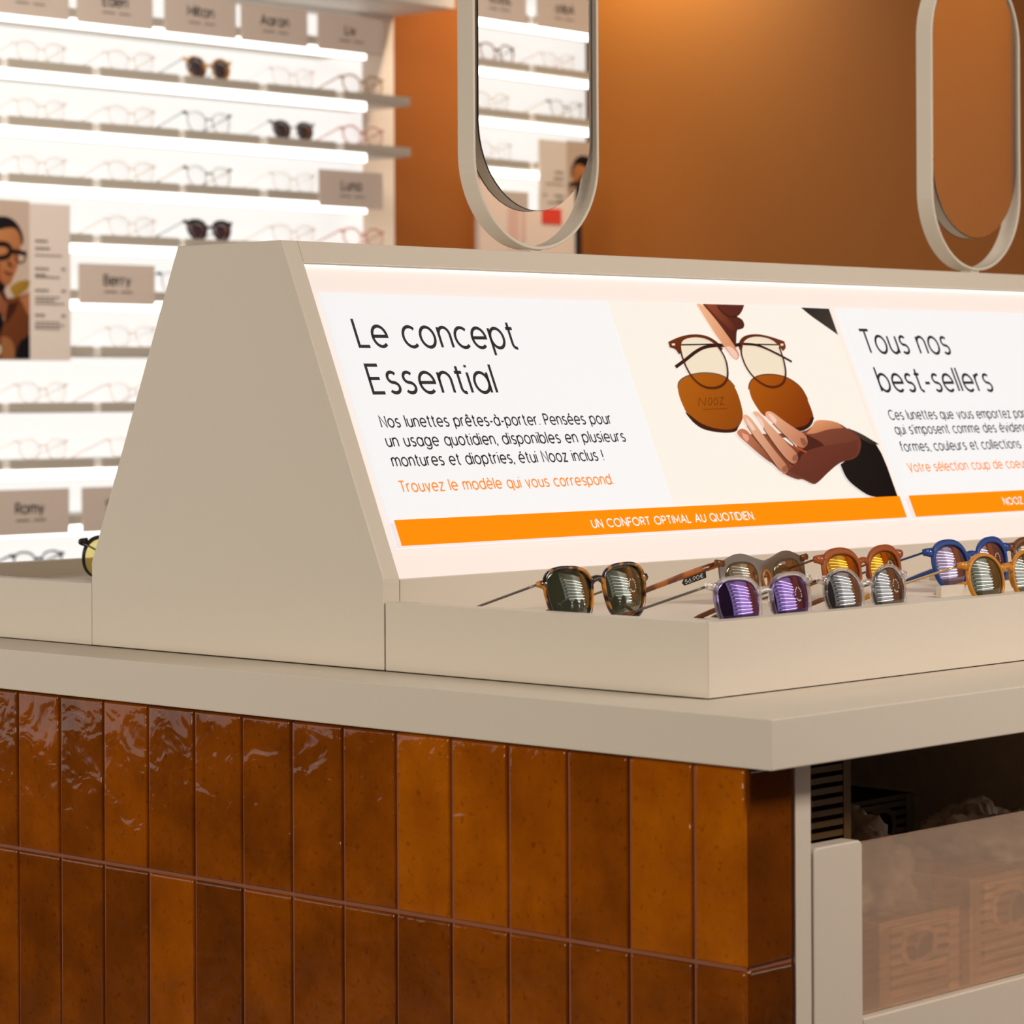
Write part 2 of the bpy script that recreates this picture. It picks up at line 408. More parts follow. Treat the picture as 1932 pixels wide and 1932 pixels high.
def soften(pts, closed, rounds=2):
    """round the gentle corners of a traced outline, keep the sharp ones"""
    for _ in range(rounds):
        out = []; n = len(pts)
        for i, p in enumerate(pts):
            if not closed and i in (0, n - 1): out.append(p); continue
            a, c = pts[i - 1], pts[(i + 1) % n]
            v1 = (p[0] - a[0], p[1] - a[1]); v2 = (c[0] - p[0], c[1] - p[1])
            ang = abs(math.degrees(math.atan2(v1[0] * v2[1] - v1[1] * v2[0], v1[0] * v2[0] + v1[1] * v2[1])))
            if ang > 68 or ang < 4: out.append(p)
            else: out += [(p[0] - v1[0] * .25, p[1] - v1[1] * .25), (p[0] + v2[0] * .25, p[1] + v2[1] * .25)]
        pts = out
    return pts
def paint(art, mapf, lift=0.00008):
    """flat printed picture: polygons and strokes, each with its own printed colour"""
    g = G(); k = 0
    for kind, c0, c1, pts, wd in art:
        pts = [(p[0] / 1000.0, p[1] / 1000.0) for p in soften(pts, kind == 'p')]; off = k * lift; k += 1
        if kind == 's': vs, fs = ribbon(pts, wd / 1600.0)
        else: vs, fs = pts, [tuple(range(len(pts)))]
        g.add([mapf(p[0], p[1], off) for p in vs], fs)
        a = rgb(*c0); b = rgb(*(c1 or c0))
        us = [p[0] for p in vs]; zs = [p[1] for p in vs]
        du = max(us) - min(us) or 1; dz = max(zs) - min(zs) or 1
        for p in vs:
            t = 0.5 * (p[0] - min(us)) / du + 0.5 * (max(zs) - p[1]) / dz
            g.c.append(tuple(a[i] * (1 - t) + b[i] * t for i in range(4)))
    return g

# printed pictures: (polygon or stroke, colour, second colour, points in mm, stroke width)
ART=[
('p',(252,246,236),None,[(437.7,287.8),(813.6,285.9),(813.3,56.0),(435.0,59.0)],0.0),
('p',(44,38,35),(70,60,54),[(762.3,286.2),(813.1,285.9),(812.9,253.3),(794.0,264.8),(774.2,276.7)],0.0),
('p',(244,229,204),None,[(530.5,241.0),(539.5,245.2),(557.2,247.9),(575.4,246.4),(587.7,239.9),(594.4,231.6),(597.0,220.0),(593.3,206.6),(586.7,196.7),(573.5,189.2),(555.8,186.8),(541.0,190.1),(530.6,199.9),(526.4,213.0),(525.8,226.1)],0.0),
('p',(244,229,204),None,[(629.6,237.0),(638.7,245.5),(654.4,249.9),(671.8,250.1),(687.2,246.0),(695.0,239.3),(696.4,227.3),(696.1,217.1),(692.5,205.2),(684.8,195.0),(670.5,189.1),(655.3,188.2),(643.1,193.3),(632.6,201.7),(626.7,211.7),(625.3,223.5)],0.0),
('p',(182,98,14),(140,66,6),[(505.5,193.4),(518.2,200.7),(536.4,204.8),(555.8,206.2),(576.5,204.9),(590.7,200.0),(597.8,190.0),(599.2,178.4),(596.9,160.2),(592.1,152.0),(580.9,143.9),(574.1,137.5),(550.2,137.0),(523.9,140.6),(512.8,146.4),(505.2,154.5),(501.5,170.7),(501.3,183.7)],0.0),
('p',(178,92,10),(118,38,2),[(621.5,191.6),(631.4,199.2),(645.7,203.4),(666.1,204.8),(687.4,202.6),(701.9,196.7),(712.6,188.1),(715.7,174.5),(716.5,159.2),(714.7,150.8),(706.1,144.1),(691.8,138.4),(676.0,136.9),(652.9,149.7),(628.6,155.0),(622.3,166.7),(618.5,178.3)],0.0),
('p',(62,28,14),None,[(501.6,161.3),(508.1,158.1),(517.1,150.4),(530.5,144.6),(552.0,140.7),(573.5,141.1),(588.0,148.8),(580.9,143.9),(574.1,137.5),(550.2,137.0),(523.9,140.6),(512.8,146.4),(505.2,154.5)],0.0),
('p',(58,24,12),None,[(715.5,152.5),(706.7,143.8),(691.5,137.9),(675.8,136.4),(670.7,141.2),(688.8,142.3),(702.0,145.8),(712.1,154.2)],0.0),
('s',(120,92,70),None,[(503.2,188.5),(506.7,195.0),(518.2,200.7),(536.4,204.8),(555.8,206.2),(576.5,204.9),(590.7,200.0),(597.8,190.0)],1.21),
('s',(110,62,30),None,[(619.0,186.6),(622.4,192.5),(631.4,199.2),(645.7,203.4),(666.1,204.8),(687.4,202.6),(701.9,196.7),(712.6,188.1),(715.7,174.5)],1.08),
('s',(112,54,4),None,[(526.8,168.1),(532.3,177.0),(537.5,168.5),(543.0,177.8)],0.67),
('s',(112,54,4),None,[(544.4,173.1),(548.0,176.7),(551.5,177.0),(551.4,173.0),(547.6,169.1),(544.2,168.8),(544.4,173.1)],0.67),
('s',(112,54,4),None,[(553.8,173.0),(557.4,176.6),(560.4,176.9),(560.8,173.0),(556.5,169.1),(553.6,168.8),(553.8,173.0)],0.67),
('s',(112,54,4),None,[(564.8,177.2),(571.6,177.7),(562.2,169.0),(569.6,169.6)],0.67),
('s',(128,60,8),None,[(530.5,163.7),(571.4,164.7)],0.67),
('s',(46,22,16),None,[(521.5,237.6),(591.0,239.3)],1.21),
('s',(46,22,16),None,[(630.2,239.7),(695.1,239.6)],1.21),
('s',(58,24,16),None,[(592.7,238.0),(570.4,236.1),(553.9,231.3),(527.1,219.2),(509.8,212.1)],2.96),
('s',(58,24,16),None,[(633.6,240.0),(656.5,239.4),(671.8,235.3),(692.4,227.0),(709.8,219.2)],2.42),
('s',(84,34,14),None,[(587.7,239.9),(594.4,231.6),(597.0,220.0),(593.3,206.6),(586.7,196.7),(573.7,189.6),(556.0,187.3),(541.1,190.4),(530.6,199.9),(526.4,213.0),(525.8,226.1),(528.2,236.0)],2.29),
('s',(84,34,14),None,[(632.9,238.7),(627.1,231.9),(625.6,222.6),(626.7,211.7),(632.5,201.3),(642.9,193.0),(655.4,188.6),(670.7,189.4),(684.3,195.0),(692.0,205.2),(695.6,217.1),(696.4,227.3),(696.2,236.7)],2.29),
('p',(118,52,18),(78,30,12),[(511.2,240.8),(533.7,247.6),(558.7,250.9),(581.2,248.5),(594.9,240.0),(597.6,233.3),(592.8,230.8),(587.3,239.1),(575.0,245.6),(556.9,247.2),(539.1,244.4),(530.9,239.3),(527.0,227.8),(521.5,226.9),(519.6,232.6),(510.8,234.5)],0.0),
('p',(90,36,14),(120,54,20),[(625.4,236.9),(630.8,243.7),(642.1,249.8),(663.0,252.2),(684.1,249.8),(708.5,243.7),(708.3,236.0),(700.3,231.6),(698.1,234.2),(695.0,239.3),(687.0,245.7),(671.2,248.9),(653.7,248.4),(639.8,244.2),(632.0,237.0),(628.7,230.2),(625.4,231.9)],0.0),
('s',(50,20,14),None,[(589.3,238.3),(608.9,236.8),(630.6,239.0)],3.23),
('p',(236,220,190),None,[(515.6,238.8),(520.9,239.2),(520.4,236.8),(515.2,236.4)],0.0),
('p',(236,220,190),None,[(699.8,240.4),(705.0,240.8),(704.2,238.2),(699.0,237.8)],0.0),
('p',(108,48,32),(62,26,20),[(588.7,286.0),(659.9,286.3),(653.4,279.7),(644.7,273.6),(639.1,272.3),(648.0,269.0),(648.9,263.4),(645.2,258.5),(637.0,256.6),(631.9,256.2),(625.8,245.3),(619.4,233.5),(613.9,246.9),(603.7,265.3)],0.0),
('p',(150,74,46),(92,40,26),[(592.3,286.1),(611.0,286.0),(614.3,276.9),(626.5,267.3),(631.2,257.2),(622.6,254.6),(614.2,262.1),(606.2,270.4)],0.0),
('s',(48,20,16),None,[(641.3,272.7),(628.1,270.7),(618.6,276.0),(612.5,283.1)],0.94),
('p',(246,188,146),(212,136,96),[(578.4,285.8),(588.7,286.0),(603.7,265.3),(613.9,246.9),(619.8,234.3),(621.9,226.8),(617.4,221.7),(612.9,220.4),(607.4,224.0),(600.8,235.0),(592.3,251.7),(584.5,270.0)],0.0),
('p',(242,204,184),None,[(602.6,235.7),(610.9,236.8),(618.2,230.1),(618.7,224.3),(613.7,221.0),(608.1,224.4)],0.0),
('p',(30,22,19),(16,10,10),[(766.2,139.1),(786.3,132.9),(813.4,118.7),(813.3,56.0),(766.7,55.9),(745.8,67.5),(731.7,79.7),(730.5,96.5),(756.2,106.1),(778.9,119.3)],0.0),
('p',(82,66,54),(40,30,26),[(766.2,139.1),(786.3,132.9),(813.4,118.7),(799.7,118.9),(782.6,126.1)],0.0),
('p',(150,84,58),(84,38,28),[(712.3,148.8),(730.4,149.3),(751.8,146.1),(765.7,138.3),(781.8,129.5),(781.5,119.2),(764.7,102.5),(732.3,99.8),(702.6,87.1),(679.2,76.1),(670.7,74.1),(654.8,81.7),(646.6,80.2),(624.1,88.7),(614.8,99.1),(601.4,110.8),(581.8,124.3),(581.9,134.1),(682.1,134.3),(706.5,142.4)],0.0),
('p',(236,164,116),(176,100,66),[(712.3,148.8),(730.4,149.3),(752.7,145.3),(758.5,139.2),(732.3,138.4),(701.4,132.7),(688.6,133.2),(705.0,142.1)],0.0),
('p',(78,34,26),None,[(688.7,132.6),(713.5,122.1),(714.0,108.6),(697.9,97.2),(667.2,91.3),(652.7,101.5),(663.6,112.9),(684.3,119.2)],0.0),
('p',(116,58,42),(90,42,30),[(673.4,112.8),(711.7,118.7),(751.5,121.4),(777.8,124.4),(763.0,104.2),(731.5,100.7),(703.1,87.9),(676.7,76.1),(657.6,82.4),(634.7,90.4),(656.8,99.8)],0.0),
('p',(250,240,226),None,[(645.1,128.9),(653.8,129.4),(661.1,125.0),(664.9,121.2),(664.3,118.2),(658.6,118.7),(649.9,124.8)],0.0),
('s',(196,84,34),None,[(658.8,120.5),(665.1,115.9),(677.9,111.8)],1.62),
('p',(206,128,92),(120,60,44),[(571.7,137.5),(580.6,141.0),(589.1,138.9),(594.5,130.6),(606.2,115.7),(617.2,99.0),(610.6,100.5),(596.5,110.6),(581.6,124.0),(571.6,132.6)],0.0),
('p',(238,184,148),(186,116,84),[(589.6,155.4),(595.9,157.3),(602.4,153.6),(608.3,143.6),(616.8,127.0),(624.6,113.7),(636.8,96.9),(635.0,90.1),(625.6,87.0),(617.0,98.7),(606.9,117.0),(596.0,133.6),(589.4,146.8)],0.0),
('p',(240,186,150),(190,118,86),[(608.9,159.3),(616.8,160.6),(621.7,155.9),(625.9,149.7),(637.0,137.9),(648.9,122.8),(660.6,111.0),(658.8,102.7),(648.4,98.0),(638.8,103.2),(627.8,119.9),(617.7,138.2),(614.7,146.8)],0.0),
('p',(238,180,142),(182,108,76),[(629.1,157.5),(635.0,160.4),(642.9,159.0),(655.3,149.7),(670.3,140.3),(686.6,132.3),(686.3,122.2),(675.0,115.7),(664.4,119.2),(649.1,132.8),(636.4,146.3),(628.5,152.3)],0.0),
('s',(74,30,24),None,[(591.4,143.5),(595.7,132.9),(606.6,116.3),(616.7,98.1)],0.94),
('s',(74,30,24),None,[(617.3,139.9),(627.5,119.2),(638.5,102.5),(647.9,97.0)],1.21),
('s',(74,30,24),None,[(635.9,145.3),(648.6,131.8),(661.7,119.0)],1.21),
('p',(244,206,190),None,[(633.6,157.3),(640.8,155.9),(645.0,149.8),(641.0,144.9),(635.1,149.6)],0.0),
('p',(244,206,190),None,[(612.1,155.1),(619.3,152.1),(621.0,143.8),(616.7,140.2),(612.5,148.2)],0.0),
('p',(244,206,190),None,[(593.1,153.7),(600.0,147.3),(603.1,139.1),(598.3,137.2),(593.2,145.1)],0.0),
('p',(234,160,136),None,[(578.5,135.8),(587.7,132.4),(586.7,127.5),(581.2,125.0),(577.0,129.9)],0.0),
('p',(150,90,66),None,[(673.7,127.8),(681.2,127.6),(683.1,121.8),(677.2,117.7),(672.8,121.1)],0.0),
('p',(156,94,68),None,[(651.2,108.2),(659.3,109.4),(658.8,103.7),(650.8,100.3),(647.5,103.3)],0.0),
('p',(158,96,70),None,[(626.3,95.5),(634.4,97.0),(634.9,91.7),(627.7,88.6),(624.2,91.3)],0.0)]
ART2 = [('p', (252,246,236), None, [(437.7,287.3),(812.3,287.3),(812.3,56),(435,56)], 0),
('p',(190,120,40),(130,70,16),[(520,200),(555,214),(600,204),(612,170),(590,138),(550,134),(524,158)],0), ('p',(190,120,40),(130,70,16),[(640,204),(685,214),(720,200),(716,158),(690,134),(650,138),(628,170)],0),
('s',(60,28,14),None,[(520,200),(555,214),(600,204),(612,170),(590,138),(550,134),(524,158),(520,200)],5), ('s',(60,28,14),None,[(640,204),(685,214),(720,200),(716,158),(690,134),(650,138),(628,170),(640,204)],5),
('s',(60,28,14),None,[(606,190),(620,196),(634,190)],5), ('s',(60,28,14),None,[(520,200),(506,206)],6), ('s',(60,28,14),None,[(720,200),(734,206)],6)]
WOMAN=[
('p',(196,176,160),None,[(1765.8,657.9),(1922.3,656.6),(1920.3,328.4),(1763.8,326.6)],0.0),
('p',(30,25,28),None,[(1806.1,583.5),(1808.5,605.9),(1826.8,618.8),(1854.4,623.6),(1875.1,619.8),(1891.3,609.2),(1902.8,592.7),(1907.4,575.9),(1903.8,563.5),(1895.7,571.7),(1808.2,557.5),(1803.3,494.2),(1798.6,475.5)],0.0),
('p',(196,136,88),(150,86,52),[(1815.1,574.5),(1826.6,588.9),(1845.0,594.3),(1865.8,599.7),(1886.6,599.2),(1897.0,586.8),(1900.8,575.7),(1899.8,560.6),(1894.6,543.5),(1894.5,526.6),(1889.6,515.2),(1881.4,501.4),(1874.3,484.4),(1862.7,477.0),(1844.3,484.0),(1826.1,498.5),(1814.9,528.0)],0.0),
('p',(148,82,50),None,[(1815.0,557.8),(1840.1,543.7),(1849.2,521.5),(1846.7,495.3),(1862.7,477.0),(1844.3,484.0),(1826.1,498.5),(1814.9,528.0)],0.0),
('p',(96,48,30),None,[(1853.7,510.4),(1867.5,507.1),(1882.5,503.7),(1872.1,499.7),(1858.3,503.1)],0.0),
('p',(70,34,24),None,[(1865.4,533.2),(1878.0,520.5),(1874.5,516.6),(1865.3,522.0)],0.0),
('s',(36,22,22),None,[(1826.5,561.9),(1849.4,566.4),(1867.9,563.3),(1874.7,550.4),(1865.4,538.8),(1840.1,534.3),(1826.4,543.2),(1826.5,561.9)],8.9),
('s',(36,22,22),None,[(1874.7,550.4),(1886.3,550.8),(1897.9,549.2),(1914.2,546.0)],8.0),
('s',(52,34,30),None,[(1884.0,550.7),(1886.2,535.7),(1895.4,526.6),(1907.1,528.8),(1913.0,544.1)],3.1),
('p',(150,92,64),(132,76,52),[(1839.7,476.4),(1858.1,469.4),(1864.8,443.3),(1855.4,413.2),(1825.6,420.2),(1826.0,476.1)],0.0),
('p',(26,20,22),None,[(1798.7,494.1),(1839.8,493.2),(1860.4,476.9),(1853.4,465.5),(1864.9,452.7),(1862.5,443.3),(1839.7,470.8),(1825.9,457.5),(1798.3,419.7)],0.0),
('p',(20,17,20),None,[(1798.3,423.4),(1839.4,431.6),(1853.1,413.2),(1855.3,396.4),(1846.0,377.5),(1839.0,364.4),(1797.8,345.4)],0.0),
('p',(120,66,36),(96,50,28),[(1860.3,452.6),(1885.7,455.0),(1909.0,463.0),(1921.2,467.0),(1920.6,376.5),(1899.1,370.6),(1884.9,328.2),(1763.8,326.6),(1797.8,345.4),(1839.0,366.3),(1853.0,394.5),(1855.4,413.2),(1864.8,441.4)],0.0),
('p',(168,108,70),None,[(1895.0,453.3),(1916.0,465.0),(1921.2,467.0),(1920.9,419.9),(1913.4,423.5),(1904.2,442.2)],0.0),
('p',(64,32,20),None,[(1864.8,441.4),(1892.6,447.6),(1885.6,430.6),(1873.9,415.4),(1859.9,398.3)],0.0),
('p',(150,98,62),None,[(1846.0,371.9),(1859.8,375.8),(1880.5,361.1),(1882.6,328.2),(1848.0,328.0)],0.0),
('p',(166,130,52),(140,104,36),[(1869.6,475.3),(1881.3,484.5),(1902.2,492.0),(1921.3,491.5),(1921.3,480.2),(1904.4,466.3),(1883.4,453.4)],0.0),
('p',(20,19,24),None,[(1920.6,378.4),(1920.3,328.4),(1881.5,328.2),(1890.9,359.3),(1903.8,370.7)],0.0),
('p',(196,196,180),None,[(1834.4,356.9),(1845.9,355.1),(1848.1,342.1),(1838.8,332.7),(1834.3,334.5)],0.0)]
WLINES = [[(1936.6, 574.1), (1970.8, 575.3)],[(1936.5, 558.4), (1977.8, 559.8)],[(1936.4, 543.9), (2008.6, 546.1)],[(1936.2, 516.5), (1972.8, 517.5)],[(2004.9, 516.9), (2016.8, 517.2)],[(1936.2, 503.6), (1966.8, 504.4)],[(1936.1, 498.5), (2003.6, 500.3)],[(1936.0, 471.1), (1972.5, 472.0)],[(2004.6, 471.2), (2017.7, 471.4)],[(1935.9, 456.4), (2003.3, 457.8)],[(1935.8, 450.4), (1989.0, 451.4)],[(1935.8, 443.2), (2014.0, 444.7)],[(1935.7, 419.2), (1962.7, 419.6)],[(2004.3, 419.0), (2016.2, 419.2)],[(1935.6, 404.6), (2000.6, 405.6)],[(1935.5, 397.8), (2013.7, 398.9)],[(1935.5, 391.8), (2000.5, 392.7)]]

# ------------------------------------------------------------------ the room
YN, YS, XE, XW = 3.32, -2.66, 4.004, -4.6
structure('floor', G().box(XW - .1, YS - .1, -H - .05, XE + .1, YN + .1, -H), floor_m)
structure('ceiling', G().box(XW - .1, YS - .1, 1.98, XE + .1, YN + .1, 2.05), ceil_m)
structure('wall_north', G().prism([(XW, YN), (3.509, YN), (3.509, YN + .02), (XE, YN + .02), (XE, YN + .12), (XW, YN + .12)], 'z', -H, 1.98), orange_wall)
structure('wall_east', G().box(XE, YS - .1, -H, XE + .12, YN + .12, 1.98), orange_wall)
structure('wall_south', G().box(XW, YS - .12, -H, XE, YS, 1.98), dark_wall)
structure('wall_west', G().box(XW - .12, YS - .1, -H, XW, YN + .1, 1.98), dark_wall)
structure('trim_1', G().box(XE - .03, -1.585, -H, XE, -1.42, 1.98), dark_wall)

# ------------------------------------------------------------------ display island
YF = 0.4178                      # far foot of the hood
XEND = 1.64
wt = thing('worktop', 'thick cream worktop overhanging the tiled island', 'worktop', (.8, .2, -.0394))
part('slab', G().box(-.0798, -.5054, -.0394, 1.72, .9232, 0), cream, wt, bevel=.0012)

cb = thing('counter_base', 'island base clad in glossy brown upright tiles', 'counter', (.8, .2, -H))
TX, TY, TYF, P_, ZJ = -.0598, -.4644, .8822, .067, -.1994
car = G().box(TX + .009, TY + .009, -H, .0, TYF - .01, -.0394)
car.box(.0, .30, -H, XEND, TYF - .01, -.0394)
part('carcass', car, dark_in, cb)
part('backing', G().box(TX + .003, TY + .003, -H, -.001, TYF - .004, -.0450), grout_m, cb)
def tiles(rects, frame, name):
    """rects: (s0, s1, z0, z1, tone) in the plane of the face; frame maps (s, out, z) to shop space"""
    g = G(); rnd = random.Random(7)
    for s0, s1, z0, z1, tone in rects:
        s0 += .0011; s1 -= .0011; z0 += .0012; z1 -= .0012
        nu, nv = 9, 17; ph = rnd.uniform(0, 90); tl = (rnd.uniform(-.0007, .0007), rnd.uniform(-.0009, .0009)); rows = []
        wd_ = s1 - s0; h = z1 - z0
        eu = [k / wd_ for k in (0, .0006, .0013, .0022, .0034)]; ev = [k / h for k in (0, .0006, .0013, .0022, .0034)]
        us = eu + [.2, .35, .5, .65, .8] + [1 - k for k in eu[::-1]]
        vsn = ev + [i / 14 for i in range(1, 14)] + [1 - k for k in ev[::-1]]
        vs = []
        for v in vsn:
            for u in us:
                s, z = s0 + (s1 - s0) * u, z0 + h * v
                d = min(min(u, 1 - u) * (s1 - s0), min(v, 1 - v) * h)
                edge = -.0026 * max(0, 1 - d / .0026) ** 2
                nz = noise.noise(Vector((s * 34 + ph, z * 26, ph))) * .00055 + noise.noise(Vector((s * 80 + ph, z * 60, ph + 9))) * .00014
                wob = noise.noise(Vector((s * 50, z * 50, ph))) * .0004 if 0 < u < 1 and 0 < v < 1 else 0
                s_ = s + (noise.noise(Vector((z * 40, ph, 1))) * .0006 if u in (0, 1) else 0)
                vs.append(frame(s_, (edge + nz + tl[0] * (u - .5) + tl[1] * (v - .5)) if d > 0 else -.006, z + (noise.noise(Vector((s * 90, ph, 3))) * .0006 if v in (0, 1) else 0)))
        n = len(us); fs = [(j * n + i, j * n + i + 1, (j + 1) * n + i + 1, (j + 1) * n + i) for j in range(len(vsn) - 1) for i in range(n - 1)]
        g.add(vs, fs); g.c += [(tone, tone, tone, 1)] * len(vs)
    return part(name, g, tile_m, cb, smooth=True)
# tones of the photographed tiles, from the near corner leftwards, top row and second row
T1 = [.80, .76, .50, .66, .74, .78, .52, .45, .42, .50, .44, .58, .40, .56, .46, .44, .5, .4, .55, .5]
T2 = [.42, .46, .44, .52, .56, .38, .44, .46, .50, .28, .66, .36, .38, .40, .52, .46, .4, .5, .45, .5]
T3 = [.5, .4, .55, .45, .5, .4, .6, .45, .35, .5, .4, .55, .5, .42, .4, .5, .5, .45, .4, .5]
rects = []
cols = [(TY, -.4103)] + [(-.4103 + P_ * i, min(-.4103 + P_ * (i + 1), TYF)) for i in range(20) if -.4103 + P_ * i < TYF - .005]
for i, (a, b) in enumerate(cols):
    for z0, z1, T in ((ZJ, -.0420, T1), (ZJ - .202, ZJ, T2), (ZJ - .404, ZJ - .202, T3), (-H, ZJ - .404, T1)):
        rects.append((a, b, z0, z1, T[i % 20]))
tiles(rects, lambda s, d, z: (TX - d, s, z), 'tile_cladding')
rects = [(TX + .001, -.0006, z0, z1, t) for z0, z1, t in ((ZJ, -.0420, .30), (ZJ - .202, ZJ, .12), (ZJ - .404, ZJ - .202, .2), (-H, ZJ - .404, .3))]
tiles(rects, lambda s, d, z: (s, TY - d, z), 'tile_return')
part('upright_board', G().box(.0012, TY, -H, .0216, .2995, -.0396), stone, cb, bevel=.0008)
part('upright_board', G().box(1.05, TY, -H, 1.0704, .2995, -.0396), stone, cb, bevel=.0008)
part('shelf_floor', G().box(.0216, TY + .022, -.305, 1.05, .2995, -.287), cream_dim, cb)
fr = G()
zt = -.1142
def rounded_stile(x0, x1):
    r = .006; pts = [(x0, -.80), (x1, -.80)] + [(x1 - r + r * math.cos(R(a)), zt - r + r * math.sin(R(a))) for a in range(0, 91, 15)] + [(x0 + r + r * math.cos(R(a)), zt - r + r * math.sin(R(a))) for a in range(90, 181, 15)]
    return pts
fr.prism(rounded_stile(.0239, .0886), 'y', TY - .0005, TY + .018)
fr.prism(rounded_stile(.9834, 1.048), 'y', TY - .0005, TY + .018)
fr.box(.0886, TY - .0005, -.80, 0.9834, TY + .018, -.2595)
bf = part('bin_front', fr, stone, cb, bevel=.0015)
frost = MATS.get('frosted') or None
def frosted():
    mt, N, L, b = nm('frosted_acrylic'); out = N['Material Output']
    rf = N.new('ShaderNodeBsdfRefraction'); rf.inputs['Color'].default_value = (0.97, 0.84, 0.71, 1); rf.inputs['Roughness'].default_value = 0.15; rf.inputs['IOR'].default_value = 1.12
    b.inputs['Base Color'].default_value = (0.78, 0.62, 0.51, 1); b.inputs['Roughness'].default_value = 0.4
    mx = N.new('ShaderNodeMixShader'); mx.inputs[0].default_value = 0.37
    L.new(rf.outputs[0], mx.inputs[1]); L.new(b.outputs[0], mx.inputs[2])
    tr = N.new('ShaderNodeBsdfTransparent'); tr.inputs['Color'].default_value = (0.97, 0.86, 0.74, 1)
    m2 = N.new('ShaderNodeMixShader'); m2.inputs[0].default_value = 0.30
    L.new(mx.outputs[0], m2.inputs[1]); L.new(tr.outputs[0], m2.inputs[2]); L.new(m2.outputs[0], out.inputs[0])
    return mt
part('frosted_panel', G().box(.0888, TY + .0075, -.2594, 0.9832, TY + .0115, -.1185), frosted(), bf)

# hood
hd = thing('display_hood', 'cream trapezoid display hood with an illuminated sloping front', 'display hood', (.8, .2089, 0))
prof = [(0, .0010), (0, .0829), (.1345, .3928), (.2832, .3928), (YF, .0829), (YF, .0010)]
LS = .33783; SY, SZ = .1345 / LS, .3099 / LS          # unit vector up the slope
def slope(u, v, off=0.0):
    """u along the island, v up the slope, off: outwards from the slope plane"""
    return (u, SY * v - SZ * off, .0829 + SZ * v + SY * off)
part('end_panel', G().prism(prof, 'x', 0, .0199), cream, hd, bevel=.0008)
part('end_panel', G().prism(prof, 'x', XEND - .0199, XEND), cream, hd, bevel=.0008)
ins = [(.0145, .0010), (.0145, .080), (.1445, .3910), (.2740, .3910), (YF - .0145, .080), (YF - .0145, .0010)]
part('shadow_gap', G().box(.0012, .0012, .0, XEND - .0012, YF - .0012, .00098), seam, hd)
part('core', G().prism(ins, 'x', .0202, XEND - .0202), cream_dim, hd)
top = G()
def slab(u0, u1, v0, v1, o0, o1):
    return G().add([slope(u, v, o) for u in (u0, u1) for v in (v0, v1) for o in (o0, o1)], [(0, 1, 3, 2), (4, 6, 7, 5), (0, 4, 5, 1), (2, 3, 7, 6), (0, 2, 6, 4), (1, 5, 7, 3)])
part('top_rail', G().prism([tuple(slope(0, .3165)[1:]), (.1345, .3928), (.2832, .3928), (.2832 + SY * .0213, .3928 - SZ * .0213), (.27, .372), (.148, .372)], 'x', .02, XEND - .02), cream, hd, bevel=.0006)
lp = part('light_panel', slab(.0203, XEND - .0203, -.0015, .3160, -.0125, -.0085), lightbox, hd)
part('led_strip', slab(.0203, XEND - .0203, 0.3153, .3164, -.0084, -.0055), hood_led, lp)
part('kick_panel', G().box(.0212, .0008, 0, XEND - .0212, .013, .0815), cream, hd, bevel=.0005)
part('gap', G().box(.0203, .0030, 0, .0212, .013, .081), seam, hd)
bk = lambda u, v, o: (u, YF - (SY * v - SZ * o), .0829 + SZ * v + SY * o)
part('rear_light_panel', G().add([bk(u, v, o) for u in (.0203, XEND - .0203) for v in (-.0015, .316) for o in (-.0125, -.0085)], [(0, 1, 3, 2), (4, 6, 7, 5), (0, 4, 5, 1), (2, 3, 7, 6), (0, 2, 6, 4), (1, 5, 7, 3)]), lightbox, hd)
part('rear_kick_panel', G().box(.0212, YF - .013, 0, XEND - .0212, YF - .0008, .0815), cream, hd, bevel=.0005)

# trays
def tray(label, y_out, y_in, side):
    t = thing('display_tray', label, 'display tray', (.8, (y_out + y_in) / 2, 0), group=None)
    s = 1 if y_in > y_out else -1
    lo, hi = min(y_out, y_in), max(y_out, y_in)
    yo, yi, ye = y_out, y_out + s * .018, y_in - s * .0012
    part('end_lip', G().prism([(.0006, yo), (.0006, ye), (.0186, ye), (.0186, yi)], 'z', .0009, .0623), cream, t, bevel=.0006)
    part('end_lip', G().prism([(XEND, yo), (XEND, ye), (XEND - .018, ye), (XEND - .018, yi)], 'z', .0009, .0623), cream, t, bevel=.0006)
    part('front_lip', G().prism([(.0007, yo), (XEND - .0001, yo), (XEND - .0181, yi), (.0187, yi)], 'z', .0009, .0623), cream, t, bevel=.0006)
    a, b = sorted((y_out + s * .0181, y_in - s * .0005))
    part('floor_board', G().box(.0187, a, .0009, XEND - .0181, b, .0458), cream, t)
    a, b = sorted((yo + s * .0010, ye))
    part('shadow_gap', G().box(.0014, a, 0, XEND - .0014, b, .00088), seam, t)
    return t
tf = tray('cream display tray on the near side holding rows of sunglasses', -.3768, 0, 1)
part('divider', G().box(.5552, -.2150, .0458, XEND - .0185, -.2080, .0572), cream, tf, bevel=.0005)
part('step_block', G().box(.7752, -.1300, .0458, XEND - .0185, -.0440, .0585), cream, tf, bevel=.0005)
tray('cream display tray on the far side behind the hood', .7946, YF, -1)

